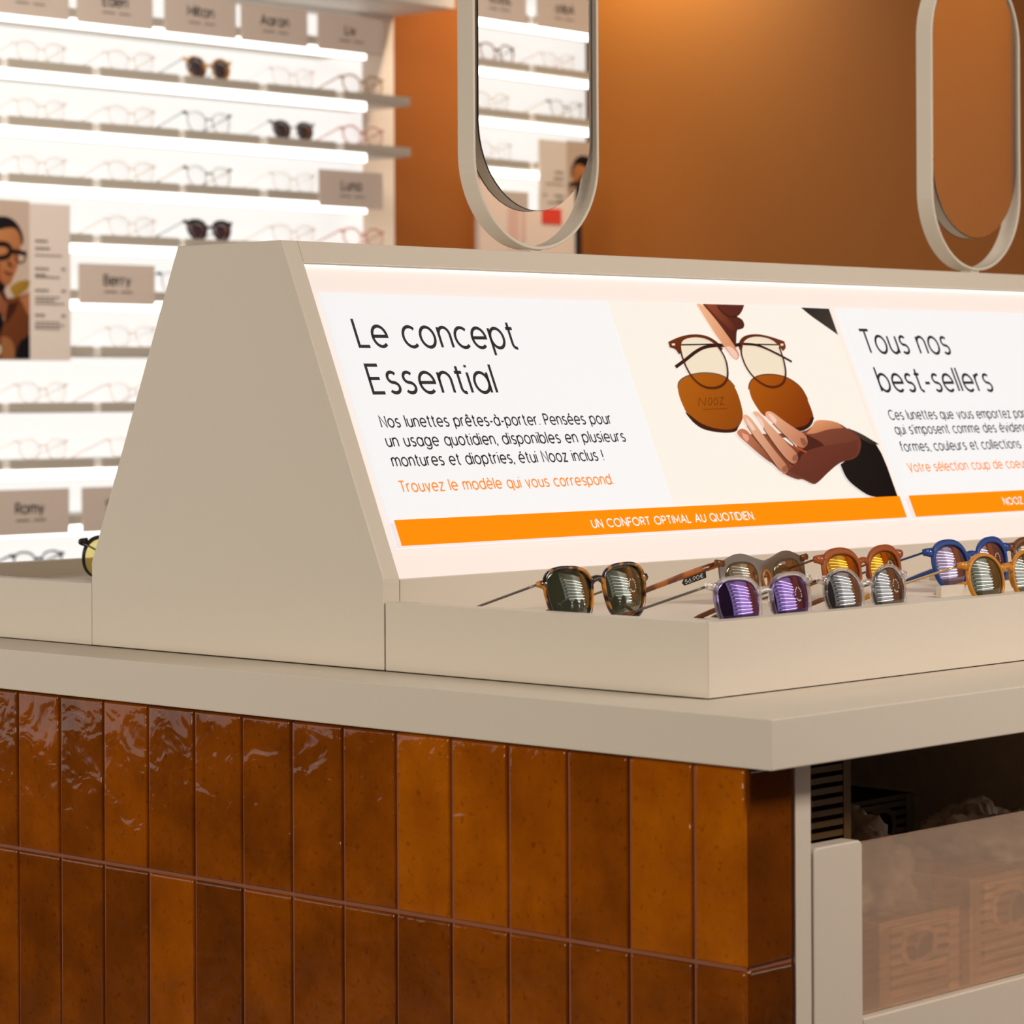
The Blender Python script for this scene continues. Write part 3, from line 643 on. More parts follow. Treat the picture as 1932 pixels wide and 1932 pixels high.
# lit posters on the hood
PO = -.0050
def poster(u0, label, heads, body, orange, band, art):
    du = u0 - .0342
    t = thing('lit_poster', label, 'poster', slope(u0 + .389, .0303, PO))
    S = lambda u, v, o=0.0: slope(u, v, PO + o)
    def rect(a, b, c, d, o): return G().add([S(a, c, o), S(b, c, o), S(b, d, o), S(a, d, o)], [(0, 1, 2, 3)])
    cd = slab(u0, u0 + .7783, .0303, .2875, PO - .0032, PO)
    part('film', cd, card_m, t)
    mf = lambda o: (lambda u, v: S(u + du, v, o))
    part('picture', paint(art, lambda u, v, o: S(u + du, v, .0002 + o)), print_lit, t)
    part('orange_band', rect(u0, u0 + .7783, .0303, .0557, .0056), band_m, t)
    g = G()
    for s, v, a, b in heads: lettering(s, .0284, a, v, .0034, u1=b, mapf=mf(.0003), g=g)
    part('headline', g, ink, t)
    g = G()
    for s, v, a, b in body: lettering(s, .0112, a, v, .00158, u1=b, mapf=mf(.0003), g=g)
    part('body_text', g, ink, t)
    part('orange_text', lettering(orange[0], .0106, orange[2], orange[1], .0016, u1=orange[3], mapf=mf(.0003)), orange_ink, t)
    part('band_text', lettering(band[0], .0081, band[2], band[1], .0014, u1=band[3], mapf=mf(.0060)), card_m, t)
    return t
poster(.0342, 'lit poster headed Le concept Essential, left on the sloping front', 
       [('Le concept', .2322, .0640, .2800), ('Essential', .1845, .0634, .2300)],
       [('Nos lunettes pr\u00eates-\u00e0-porter. Pens\u00e9es pour', .1498, .0606, .3827), ('un usage quotidien, disponibles en plusieurs', .1303, .0604, .3947), ('montures et dioptries, \u00e9tui Nooz inclus !', .1105, .0600, .3526)],
       ('Trouvez le mod\u00e8le qui vous correspond.', .0848, .0602, .3554), ('UN CONFORT OPTIMAL AU QUOTIDIEN.', .0379, .2977, .5493), ART)
D = .7951
poster(.0342 + D, 'lit poster headed Tous nos best-sellers, right on the sloping front',
       [('Tous nos', .2317, .8552 - D, 1.0196 - D), ('best-sellers', .1840, .8580 - D, 1.0786 - D)],
       [('Ces lunettes que vous emportez partout', .1494, .8545 - D, 1.1560 - D), ("qui s'imposent comme des \u00e9vidences", .1315, .8560 - D, 1.1380 - D), ('formes, couleurs et collections', .1106, .8550 - D, 1.0930 - D)],
       ('Votre s\u00e9lection coup de coeur.', .0858, .8552 - D, 1.0930 - D), ('NOOZ OPTICS', .0389, 1.0072 - D, 1.0990 - D), ART2)

# table mirrors on the hood ridge
def table_mirror(xc, label, yaw):
    t = thing('table_mirror', label, 'mirror', (xc, .209, .3928), group='oval mirrors on the hood ridge')
    part('stem', G().box(xc - .0085, .2005, .3928, xc + .0085, .2175, .4010), cream, t, bevel=.0008)
    o_, i_ = stadium(.0966, .3998, .783), stadium(.0931, .4033, .7795)
    g = G(); n = len(o_); rings = []
    for k in range(n):
        (a, b), (c, d) = o_[k], i_[k]
        e = .0006
        ln = math.hypot(a - c, b - d); ux, uz = (a - c) / ln * e, (b - d) / ln * e
        rings.append([(xc + a - ux, .1975, b - uz), (xc + a, .1975 + e, b), (xc + a, .2205 - e, b), (xc + a - ux, .2205, b - uz), (xc + c + ux, .2205, d + uz), (xc + c, .2205 - e, d), (xc + c, .1975 + e, d), (xc + c + ux, .1975, d + uz)])
    g.loop(rings)
    part('ring_frame', g, cream, t, smooth=False)
    cy = .209; ca, sa = math.cos(R(yaw)), math.sin(R(yaw))
    def turn(p): return Vector((xc + (p.x - xc) * ca - (p.y - cy) * sa, cy + (p.x - xc) * sa + (p.y - cy) * ca, p.z))
    def disc(hw, inset, y0, y1): return G().prism([(xc + a, b) for a, b in stadium(hw, .4404 + inset, .7765 - inset)], 'y', y0, y1).moved(turn)
    core = part('mirror_body', disc(.0897, .0004, cy - .0072, cy + .0072), cream, t)
    for s in (-1, 1):
        part('black_rim', disc(.0900, 0, *sorted((cy + s * .0072, cy + s * .0082))), black_edge, core)
        part('mirror_glass', disc(.0896, .0005, *sorted((cy + s * .0082, cy + s * .0090))), mirror_m, core)
    for z in (.5427, .534):
        part('pivot', G().tube([(xc - .0932, cy - .006, z), (xc - .0895, cy - .006, z)], .0012), black_edge, t)
    return t
table_mirror(.4183, 'oval cream-ringed table mirror reflecting white glasses shelves, nearer on the ridge', 2.0)
table_mirror(1.2218, 'oval cream-ringed table mirror reflecting an orange wall, farther along the ridge', 0.0)

# crates and bags in the bin under the worktop
dim_crate_m = pbr('dim_crate_plastic', (0.115, 0.062, 0.018, 1), 0.5, spec=0.2)  # crate plastic with the dimness under the worktop put into its colour
shade_pl = pbr('shaded_crate_plastic', (0.06, 0.04, 0.025, 1), 0.5)  # crate plastic again, the deep shade of the bin painted into it
crate_m = pbr('crate_plastic', (0.78, 0.56, 0.38, 1), 0.5)
def crate(label, loc, wx, dy, hz, hole=True, name='slatted_crate', grp=None, mat=None):
    """open plastic crate with slots and an oval hand hole in its front"""
    t = thing(name, label, 'crate', loc, group=grp)
    x0, y0, z0 = loc[0] - wx / 2, loc[1], loc[2]; mt = mat or crate_m
    th = .0022; st = wx * .13
    g = G()
    g.box(x0, y0, z0, x0 + wx, y0 + dy, z0 + th)
    g.box(x0, y0, z0, x0 + th, y0 + dy, z0 + hz); g.box(x0 + wx - th, y0, z0, x0 + wx, y0 + dy, z0 + hz)
    g.box(x0, y0 + dy - th, z0, x0 + wx, y0 + dy, z0 + hz)
    part('shell', g, mt, t)
    g = G()
    g.box(x0, y0 - .0006, z0, x0 + st, y0 + th, z0 + hz); g.box(x0 + wx - st, y0 - .0006, z0, x0 + wx, y0 + th, z0 + hz)
    n = max(5, int(hz / .0088)); p = hz / n
    hc, hr = (loc[0], z0 + hz * .68), (wx * .17, hz * .15)
    for k in range(n + 1):
        a = z0 + k * p - p * .27; b = a + p * .54
        if k == 0: a, b = z0, z0 + p * .9
        if k == n: a, b = z0 + hz - p * .5, z0 + hz
        if hole and abs((a + b) / 2 - hc[1]) < hr[1] + p * .4:
            g.box(x0 + st, y0, a, hc[0] - hr[0] * .95, y0 + th, b); g.box(hc[0] + hr[0] * .95, y0, a, x0 + wx - st, y0 + th, b)
        else: g.box(x0 + st, y0, a, x0 + wx - st, y0 + th, b)
    if hole:
        rings = []
        for i in range(24):
            a = 2 * PI * i / 24; c_, s_ = math.cos(a), math.sin(a)
            e = lambda k, y: (hc[0] + hr[0] * k * math.copysign(abs(c_) ** .7, c_), y, hc[1] + hr[1] * k * math.copysign(abs(s_) ** .7, s_))
            rings.append([e(1.0, y0 - .0008), e(1.32, y0 - .0008), e(1.32, y0 + th), e(1.0, y0 + th)])
        g.loop(rings)
    part('slotted_front', g, mt, t)
    return t
crate('pale slatted crate behind the frosted panel, beside its left frame', (.2560, -.400, -.2865), .118, .16, .0815, grp='crates behind the frosted panel')
crate('pale slatted crate behind the frosted panel, cut by the right photo edge', (.4080, -.392, -.2865), .130, .16, .100, grp='crates behind the frosted panel')
crate('tall slatted crate standing just under the worktop, left in the open bin', (.0890, -.424, -.2865), .076, .03, .2435, hole=False, mat=dim_crate_m)
crate('shade-toned slatted crate with an oval hand hole deep inside the open bin', (.745, .0, -.2865), .125, .12, .096, mat=shade_pl)
bag_m = sheer('thin_plastic', (0.55, 0.48, 0.42, 1), 0.75, 0.25)
def bag(label, loc, sx, sy, sz, seed):
    t = thing('plastic_bag', label, 'plastic bag', loc, group='crumpled bags in the bin')
    nu, nv = 64, 30; rings = []
    for i in range(nv + 1):
        th = PI * .5 * i / nv; ring = []
        for j in range(nu):
            ph = 2 * PI * j / nu
            d = Vector((math.sin(th) * math.cos(ph), math.sin(th) * math.sin(ph), math.cos(th)))
            k = 1 + .34 * noise.noise(d * 2.1 + Vector((seed, 0, 0))) - .20 * abs(noise.noise(d * 5.5 + Vector((0, seed, 0)))) + .08 * noise.noise(d * 13)
            ring.append((loc[0] + d.x * sx * k, loc[1] + d.y * sy * k, loc[2] + max(0, d.z) * sz * k + .0005))
        rings.append(ring)
    part('film', G().loop(rings, closed=False, cap=True), bag_m, t, smooth=True)
bag('crumpled clear plastic bag peeking over the frosted panel, left one', (.262, -.325, -.2047), .052, .055, .078, 3.1)
bag('crumpled clear plastic bag peeking over the frosted panel, right one', (.475, -.315, -.1862), .075, .060, .046, 8.4)

# ------------------------------------------------------------------ glasses
RF = 0.85                                       # wrap radius of a front
def wrap(x): return x * x / (2 * RF)
def outline(a, b, p, taper, n, slant=0.0):
    pts = []
    for i in range(n):
        t = 2 * PI * i / n; c, s = math.cos(t), math.sin(t)
        x = a * math.copysign(abs(c) ** (2 / p), c); z = b * math.copysign(abs(s) ** (2 / p), s)
        pts.append((x * (1 + taper * z / b), z + slant * x))
    return pts
def make_glasses(name, label, cat, loc, a=.0255, b=.0213, p=2.6, taper=.08, rim=.003, top=.0, cx=.0355, W=.141, hh=.0410, thick=.0042,
                 frame=None, lens=None, temple=None, tip=None, tr=.0009, flat=None, n=40, tilt=9.0, yaw=0.0, mark=None, rivet=None, key=.0, bz=.006, bh=.0032, group=None, tlen=.142, slant=.04, down=8.0, rings=6):
    t = thing(name, label, cat, loc, (R(-tilt), 0, R(yaw)), group)
    czz = b + rim                                              # lens centre above the lowest point
    fg = G()
    hx = W / 2
    for s in (-1, 1):
        inner = outline(a, b, p, taper, n, slant)
        ringsl = []
        for k, (x, z) in enumerate(inner):
            # outward normal of the outline
            x1, z1 = inner[(k + 1) % n]; x0, z0 = inner[k - 1]
            d = math.hypot(x1 - x0, z1 - z0); nx, nz = (z1 - z0) / d, -(x1 - x0) / d
            up = max(0, nz); outw = max(0, nx * .7 + nz * .6)
            wv = rim + top * up ** 1.5 + top * .6 * outw ** 3
            ring = []
            for q, yy in ((0, -.35), (.18, -.5), (.8, -.5), (1, -.3), (1, .3), (.8, .5), (.18, .5), (0, .35)):
                X_, Z_ = s * (cx + x + nx * wv * q), czz + z + nz * wv * q
                ring.append((X_, wrap(X_) + yy * thick, Z_))
            ringsl.append(ring if s > 0 else ring[::-1])
        fg.loop(ringsl)
        # end piece towards the hinge
        xo = cx + a * (1 + taper * .55) + rim * .4
        zo = czz + b * .62 if hh < czz + b * .9 else czz + b * .8
        ez = max(.0028, .0036 + top * .4)
        fg.tube([(s * (xo - .003), wrap(xo) - .0002, hh - .001), (s * (xo + (hx - xo) * .5), wrap(xo), hh - .0002), (s * (hx - .0006), wrap(hx) + .0004, hh + .0004), (s * hx, wrap(hx) + .003, hh + .0004)],
                [(thick * .52, ez * 1.25), (thick * .5, ez), (thick * .5, ez * .82), (thick * .42, ez * .72)], 8)
    xi = cx - a * (1 + taper * .25) - rim * .35
    br = []
    for i in range(9):
        u = -1 + 2 * i / 8
        br.append((u * xi, wrap(u * xi) - .0006 * (1 - u * u), czz + bz + .0028 * (1 - u * u)))
    fg.tube(br, [(thick * .5, bh * (1 + .5 * abs(-1 + 2 * i / 8) ** 2)) for i in range(9)], 8)
    if key:                                                     # nose pads moulded on the rims
        for s in (-1, 1):
            fg.tube([(s * (xi + .0002), wrap(xi) + .001, czz + bz - .003), (s * (xi + .0012), wrap(xi) + .003, czz - .002), (s * (xi + .0030), wrap(xi) + .0035, czz - .009)], [(.0018, .0022), (.0022, .0026), (.0012, .0014)], 8)
    fr_ = part('frame', fg, frame, t, smooth=True, local=True)
    RL = .115
    for s in (-1, 1):
        lg = G(); sh = outline(a * 1.03, b * 1.03, p, taper, n, slant); rs = []
        def srf(x, z, back):
            X_ = s * (cx + x)
            return (X_, wrap(s * cx) + (cx / RF) * x + (x * x + z * z) / (2 * RL) - .0023 + back, czz + z)
        front = [[srf(x * k / rings, z * k / rings, 0) for x, z in sh] for k in range(1, rings + 1)]
        back = [srf(x, z, .0016) for x, z in sh]; mid = [srf(x * .5, z * .5, .0016) for x, z in sh]
        seq = front + [back, mid]
        if s < 0: seq = [r[::-1] for r in seq]
        lg.loop(seq, closed=False)
        o0 = 0; c0 = len(lg.v); lg.v.append(srf(0, 0, 0)); c1 = len(lg.v); lg.v.append(srf(0, 0, .0016))
        last = (len(seq) - 1) * n
        lg.f += [(c0, (j + 1) % n, j) for j in range(n)] + [(c1, last + j, last + (j + 1) % n) for j in range(n)]
        lo = part('lens', lg, lens, t, smooth=True, local=True)
        if mark and s > 0:
            mg = G()
            for q in range(16):
                if q % 5 == 4: continue
                al = 2 * PI * q / 16; mx_, mz_ = a * .36 + .0058 * math.cos(al) * .82, b * .22 + .0058 * math.sin(al)
                cxy = [srf(mx_ + dx, mz_ + dz, -.00012) for dx, dz in ((-.0006, -.0006), (.0006, -.0006), (.0006, .0006), (-.0006, .0006))]
                mg.add(cxy, [(0, 1, 2, 3)])
            part('etched_mark', mg, mark, lo, local=True, label='small ring of pale dots etched on the lens')
    for s in (-1, 1):
        c_, s_ = math.cos(R(down)), math.sin(R(down)); y0 = wrap(hx) + .0022; z0 = hh + .0003
        path = []; rad = []
        m_ = 11
        for i in range(m_):
            f = i / (m_ - 1); L_ = tlen * f
            bend = .010 * max(0, (f - .66) / .34) ** 1.6
            path.append((s * (hx - .0008 - .004 * f * f), y0 + L_ * c_, z0 - L_ * s_ - bend * (0.35)))
            if flat: rad.append((flat[0], flat[1] * (1 - .35 * f)))
            else: rad.append((tr, tr * 1.25))
        k = m_ - 4 if tip else m_
        tm = part('temple', G().tube(path[:k + (0 if not tip else 1)], rad[:k + (0 if not tip else 1)], 8), temple, t, smooth=True, local=True)
        if tip:
            part('temple_tip', G().tube(path[k - 1:], [(.0012, .0014)] + [(.0015, .0024)] * (len(path[k - 1:]) - 2) + [(.0010, .0012)], 8), tip, tm, smooth=True, local=True)
        if rivet:
            part('rivet', G().ball((s * (hx - .0065), wrap(hx) - thick * .5 - .0001, hh + .0006), .0013, 8, 5, (1.3, .6, .9)), rivet, fr_, smooth=True, local=True)
    return t

steel = pbr('polished_steel', (0.75, 0.73, 0.70, 1), 0.2, metal=1.0)
gunmetal = pbr('gunmetal', (0.20, 0.18, 0.16, 1), 0.3, metal=1.0)
gold = pbr('gold_metal', (0.72, 0.50, 0.22, 1), 0.25, metal=1.0)
clear_pl = sheer('clear_acetate', (0.99, 0.985, 0.98, 1), 0.55, 0.04, 0.92)
etch = pbr('etched_mark', (0.75, 0.78, 0.76, 1), 0.6)
tort_m = tortoise('tortoise_acetate', (0.62, 0.24, 0.03, 1), (0.022, 0.012, 0.008, 1), 75, .555)
brown_tip = pbr('brown_acetate', (0.16, 0.05, 0.012, 1), 0.25)
amber_m = pbr('honey_acetate', (0.62, 0.24, 0.015, 1), 0.28, coat=.2)
rust_m = pbr('matte_rust_acetate', (0.34, 0.075, 0.010, 1), 0.38)
blue_m = pbr('matte_blue_acetate', (0.012, 0.055, 0.26, 1), 0.36)
green_l = lens_mat('green_grey_lens', (0.80, 0.84, 0.74, 1), (0.035, 0.04, 0.022, 1), .07)
purple_l = lens_mat('violet_mirror_lens', (0.55, 0.36, 1.0, 1), (0.008, 0.005, 0.02, 1), .20)
grey_l = lens_mat('smoke_lens', (0.86, 0.86, 0.88, 1), (0.022, 0.020, 0.022, 1), .07)
gold_l = lens_mat('orange_mirror_lens', (1.0, 0.55, 0.06, 1), (0.16, 0.05, 0.01, 1), .34)
lav_l = lens_mat('lavender_mirror_lens', (0.80, 0.68, 1.0, 1), (0.05, 0.025, 0.03, 1), .24)
brown_l = lens_mat('brown_lens', (0.85, 0.78, 0.66, 1), (0.10, 0.062, 0.028, 1), .07)

ZT = .0459
TG = 'sunglasses in the near tray'
make_glasses('sunglasses', 'tortoiseshell square sunglasses with green lenses, leftmost in the near tray', 'sunglasses', (.1045, -.1690, ZT), a=.0262, b=.0232, p=2.9, taper=.16, rim=.0028, top=.0004, cx=.0368, W=.1430, hh=.0380,
             frame=tort_m, lens=green_l, temple=gunmetal, tip=brown_tip, mark=etch, rivet=steel, bz=.011, bh=.0030, n=64, group=TG, rings=10)
make_glasses('sunglasses', 'clear square framed sunglasses with violet mirrored lenses, at the tray corner', 'sunglasses', (.1377, -.3312, ZT), a=.0258, b=.0210, p=2.75, taper=.10, rim=.0029, top=.0006, cx=.0358, W=.1405, hh=.0412,
             frame=clear_pl, lens=purple_l, temple=gunmetal, tip=brown_tip, mark=etch, rivet=steel, bz=.0085, bh=.0026, key=1, n=64, group=TG, rings=10)
make_glasses('sunglasses', 'matte rust keyhole sunglasses with orange mirrored lenses, behind the clear round pair', 'sunglasses', (.5125, -.1570, ZT), a=.0248, b=.0206, p=2.35, taper=.09, rim=.0036, top=.0026, cx=.0345, W=.1413, hh=.0412,
             frame=rust_m, lens=gold_l, temple=brown_tip, tip=rust_m, mark=etch, rivet=steel, bz=.0105, bh=.0030, key=1, n=64, group=TG, rings=10)
make_glasses('sunglasses', 'clear round framed sunglasses with smoke lenses, in front of the rust pair', 'sunglasses', (.2795, -.3336, ZT), a=.0238, b=.0216, p=2.1, taper=.03, rim=.0026, top=.0004, cx=.0335, W=.1277, hh=.0392,
             frame=clear_pl, lens=grey_l, temple=gunmetal, tip=brown_tip, mark=etch, rivet=steel, bz=.0075, bh=.0026, key=1, n=64, group=TG, rings=10)
make_glasses('sunglasses', 'matte blue keyhole sunglasses with lavender mirrored lenses', 'sunglasses', (.6710, -.1765, ZT), a=.0252, b=.0222, p=2.3, taper=.10, rim=.0034, top=.0024, cx=.0365, W=.1494, hh=.0422,
             frame=blue_m, lens=lav_l, temple=blue_m, tip=blue_m, mark=etch, rivet=steel, bz=.0095, bh=.0030, key=1, n=64, group=TG, rings=10)
make_glasses('sunglasses', 'honey coloured round sunglasses with green lenses and gold temples, in front of the blue pair', 'sunglasses', (.5275, -.3150, ZT), a=.0246, b=.0220, p=2.1, taper=.03, rim=.0030, top=.0006, cx=.0350, W=.1410, hh=.0402,
             frame=amber_m, lens=green_l, temple=gold, tip=amber_m, mark=etch, rivet=steel, bz=.0085, bh=.0032, key=1, n=64, group=TG, rings=10)
make_glasses('sunglasses', 'brown keyhole sunglasses at the right photo edge, right of the blue pair', 'sunglasses', (.8220, -.1690, ZT), a=.0248, b=.0206, p=2.35, taper=.09, rim=.0034, top=.0022, cx=.0345, W=.1413, hh=.0412,
             frame=brown_tip, lens=brown_l, temple=brown_tip, tip=brown_tip, mark=etch, rivet=steel, bz=.0105, bh=.0030, key=1, n=48, group=TG)

# one-piece shield sunglasses
def shield():
    loc = (.4045, -.1180, ZT); W, hh = .1452, .0412
    t = thing('shield_sunglasses', 'taupe one-piece shield sunglasses with amber temples and a black price tag', 'sunglasses', loc, (R(-9), 0, 0), TG)
    smoke = pbr('taupe_shield', (0.13, 0.092, 0.066, 1), 0.25, coat=.4)
    nx, nz = 72, 9
    def zt(x):
        k = abs(x)
        lobe = math.exp(-((k - .036) / .026) ** 2) * .0098
        return .0388 + lobe - .0060 * max(0, (k - .055) / .015) ** 2
    def zb(x):
        k = abs(x)
        if k < .0072: return .0255 - .5 * k * k / .0072
        lob = .0240 * (1 - max(0, 1 - ((k - .0360) / .0292) ** 2) ** .5) if abs(k - .036) < .0292 else .0240
        return min(.0240, lob) + .0002
    xs = [-.0655 + .131 * i / nx for i in range(nx + 1)]
    def sheet(y):
        return [[(x, wrap(x) + y, zb(x) + (zt(x) - zb(x)) * j / nz) for j in range(nz + 1)] for x in xs]
    A, B = sheet(-.0010), sheet(.0010)
    g = G()
    va = [p for r in A for p in r]; vb = [p for r in B for p in r]; m_ = nz + 1; o = len(va)
    fs = []
    for i in range(nx):
        for j in range(nz):
            q = (i * m_ + j, (i + 1) * m_ + j, (i + 1) * m_ + j + 1, i * m_ + j + 1)
            fs += [q, tuple(o + k for k in q[::-1])]
        fs += [(i * m_, o + i * m_, o + (i + 1) * m_, (i + 1) * m_), (i * m_ + nz, (i + 1) * m_ + nz, o + (i + 1) * m_ + nz, o + i * m_ + nz)]
    for i in (0, nx):
        fs += [(i * m_ + j, i * m_ + j + 1, o + i * m_ + j + 1, o + i * m_ + j) for j in range(nz)]
    g.add(va + vb, fs)
    sp = part('shield', g, smoke, t, smooth=False, local=True)
    for s in (-1, 1):
        sh = outline(.0235, .0192, 2.7, .08, 48, .03); lg = G(); RL = .115
        def srf(x, z, bk=0): return (s * (.0355 + x), wrap(.0355) + .0355 / RF * x + (x * x + z * z) / (2 * RL) - .0034 + bk, .0215 + z)
        seq = [[srf(x * k / 8, z * k / 8) for x, z in sh] for k in range(1, 9)] + [[srf(x, z, .0012) for x, z in sh]]
        if s < 0: seq = [r[::-1] for r in seq]
        lg.loop(seq, closed=False); c0 = len(lg.v); lg.v.append(srf(0, 0)); lg.f += [(c0, (j + 1) % 48, j) for j in range(48)]
        part('lens', lg, brown_l, t, smooth=True, local=True)
        arm = tortoise('amber_temple', (0.50, 0.14, 0.012, 1), (0.16, 0.035, 0.006, 1), 40, .45)
        hx = W / 2
        path = []; rad = []
        for i in range(12):
            f = i / 11; L_ = .140 * f
            path.append((s * (hx - .0062 + .0066 * min(1, f * 5) - .004 * f * f), wrap(hx) - .001 + L_ * math.cos(R(9)), hh - .0012 - L_ * math.sin(R(9)) - .002 * max(0, (f - .6) / .4)))
            rad.append((.0016, .0036 - .0014 * f) if i else (.0016, .0032))
        tm = part('temple', G().tube(path, rad, 10), arm, t, smooth=True, local=True)
        part('hinge_block', G().tube([(s * (hx - .013), wrap(hx - .012) - .0018, hh - .001), (s * (hx - .002), wrap(hx) - .0016, hh + .0002)], [(.0016, .0030), (.0022, .0034)], 10), brown_tip, t, smooth=True, local=True)
        if s < 0:
            # tag looped round the temple, its printed side outwards
            y0, y1 = .012, .040
            def zz(y): return hh - .0030 - (y + .001) * math.tan(R(9)) - .0010
            tg = G().add([(-hx - .0022 + e, y, zz(y) + dz) for e in (0, .0006) for y, dz in ((y0, 0), (y1, 0), (y1 + .003, -.0033), (y1, -.0066), (y0, -.0066), (y0 - .0, -.0066))], [(0, 1, 2, 3, 4, 5)[::-1], (6, 7, 8, 9, 10, 11), (0, 1, 7, 6), (1, 2, 8, 7), (2, 3, 9, 8), (3, 4, 10, 9), (4, 5, 11, 10), (5, 0, 6, 11)])
            pt = part('price_tag', tg, black_edge, tm, local=True)
            part('price_text', lettering('56,90\u20ac', .0036, 0, 0, .0005, u1=.0235, mapf=lambda u, v: (-hx - .0024, y1 - .0015 - u, zz(y1 - .0015 - u) - .0052 + v)), etch, tm, local=True)
    nose = G(); rg = []
    for i in range(24):
        a = 2 * PI * i / 24
        c_ = (.0060 * math.cos(a), -.0002, .0218 + .0085 * math.sin(a))
        u = (math.cos(a), 0, math.sin(a))
        rg.append([(c_[0] + u[0] * .0017 * math.cos(b), c_[1] + .0030 * math.sin(b), c_[2] + u[2] * .0017 * math.cos(b)) for b in [2 * PI * q / 8 for q in range(8)]])
    nose.loop(rg)
    part('nose_piece', nose, pbr('amber_nose', (0.45, 0.15, 0.02, 1), .2), t, smooth=True, local=True)
shield()

# far-side tray: a pair with yellow lenses half hidden by the hood
yel = lens_mat('yellow_lens', (0.9, 0.9, 0.8, 1), (0.75, 0.62, 0.10, 1), .08, clear=.85, tint=(0.98, 0.92, 0.55, 1), top=.1)
make_glasses('glasses', 'black framed glasses with yellow lenses in the far tray, half behind the hood', 'glasses', (.2620, .6900, ZT), a=.0252, b=.0215, p=2.2, taper=.06, rim=.0024, top=.0012, cx=.0360, W=.1420, hh=.0430,
             frame=black_edge, lens=yel, temple=gunmetal, tip=black_edge, n=48, yaw=180.0)

# ------------------------------------------------------------------ lit wall shelving
PITCH = .1194
def shelving(name, label, loc, rotz, x0, x1, lit0, lit1, zs, ledrows, cells, zlo, zhi, longrows=(), xlong=None, bx1=None, bx0=None, dp=.22, ledm=None):
    """front edge of the shelves at local y = 0, back board at y = .22; z in shop coordinates"""
    t = thing(name, label, 'shelving', loc, (0, 0, rotz))
    z_ = lambda z: z - loc[2]
    bx1 = bx1 if bx1 is not None else x1; bx0 = bx0 if bx0 is not None else x0
    part('back_board', G().box(bx0, dp + .002, z_(zlo - .5), bx1, dp + .02, z_(zhi + .16)), shelf_m, t, local=True)
    part('glowing_back', G().box(lit0, dp - .008, z_(zlo), lit1, dp + .0015, z_(zhi)), glow, t, local=True)
    part('base_cabinet', G().box(bx0, .02, z_(-H), bx1, dp + .0015, z_(zlo - .03)), dark_in, t, local=True)
    part('cornice', G().box(bx0, .01, z_(zhi + .02), bx1, dp + .0015, z_(zhi + .16)), shelf_m, t, local=True)
    for k, z in enumerate(zs):
        xe = xlong if (k in longrows and xlong is not None) else x1
        sh = part('shelf', G().box(x0, .003, z_(z + .011), xe, dp - .009, z_(z + .030)), shelf_m, t, local=True)
        if k in ledrows:
            part('led_housing', G().box(lit0, .0035, z_(z - .009), lit1 - .19, .016, z_(z + .0108)), shelf_m, sh, local=True)
            part('led_strip', G().box(lit0, .0, z_(z - (.0060 if ledm else .0088)), lit1 - .19, .0033, z_(z + (.0075 if ledm else .0105))), ledm or led, sh, local=True)
        for a, b in cells:
            if a < xe - .02 and a >= x0 - .01:
                part('price_rail', G().box(a, -.004, z_(z + .0125), min(b, xe), .0025, z_(z + .0325)), rail_m, sh, local=True)
    return t
ZN = [1.040 - PITCH * k for k in range(11)]
CELLS_N = [(1.6430, 1.8585), (1.8815, 2.0986), (2.1229, 2.3391), (2.3588, 2.5739), (2.6007, 2.8101), (2.8359, 3.0508)]
nx0 = 1.64
loc = (2.35, 3.06, -H)
shelving('display_shelving', 'brightly lit white glasses shelving on the back wall, left in the photo', loc, 0, nx0 - loc[0], 2.953 - loc[0], nx0 - loc[0], 3.10 - loc[0], ZN, (0, 1, 2, 3, 4, 5, 8, 9), [(a - loc[0], b - loc[0]) for a, b in CELLS_N], -.20, 1.16, (1, 2), 3.0508 - loc[0], 3.217 - loc[0])
# the same run carries on to the left, outside the frame, and is mirrored in the tiles
loc = (-.90, 3.06, -H)
shelving('display_shelving', 'white lit shelving farther left on the back wall, mirrored in the glossy tiles', loc, 0, -2.5, 2.535, -2.5, 2.535, ZN, range(11), [], -.45, 1.16)
# shelving behind the photographer, seen in the mirrors and the lenses
ZS = [1.144 - PITCH * k for k in range(12)]
loc = (2.55, -2.40, -H)
S_ = lambda x: loc[0] - x                       # shop x -> local x (the unit is turned round)
cs = [(3.629, 3.846), (3.385, 3.605), (3.146, 3.362), (2.906, 3.122), (2.667, 2.882), (2.428, 2.643), (2.188, 2.404), (1.949, 2.165), (1.709, 1.925), (1.470, 1.686), (1.230, 1.446)]
shelving('display_shelving', 'white lit glasses shelving seen only in the table mirror and the lenses', loc, PI, S_(3.99), S_(1.75), S_(3.99), S_(1.70), ZS, range(12), [(S_(b), S_(a)) for a, b in cs], -.25, 1.27, dp=.13, ledm=led_s)

# name cards on the shelving
def name_card(label, xa, xb, za, zb, y, text=None, cap=.021, flip=1, dy=.004):
    t = thing('name_card', label, 'sign', ((xa + xb) / 2, y, za), group='beige name cards on the lit shelving')
    g = G().box(xa, min(y, y + flip * dy), za, xb, max(y, y + flip * dy), zb)
    part('card', g, sign_m, t, bevel=.0006)
    xc = (xa + xb) / 2
    yy = y - flip * .0006
    if text:
        tmp = lettering(text, cap, 0, 0, .0038, mapf=lambda u, v: (u, 0, v), track=.22)
        wd = max(p[0] for p in tmp.v)
        zc = za + (zb - za) * .48
        part('lettering', tmp.moved(lambda p: Vector((xc + flip * (p.x - wd / 2), yy, zc + p.z))), ink, t)
        sm = G()
        for a, b in ((-.036, -.002), (.010, .040)):
            sm.box(xc + min(flip * a, flip * b), yy - .0002, zc - .0165, xc + max(flip * a, flip * b), yy + .0002, zc - .0125)
        part('small_print', sm, ink_soft, t)
    return t
YC = 3.050
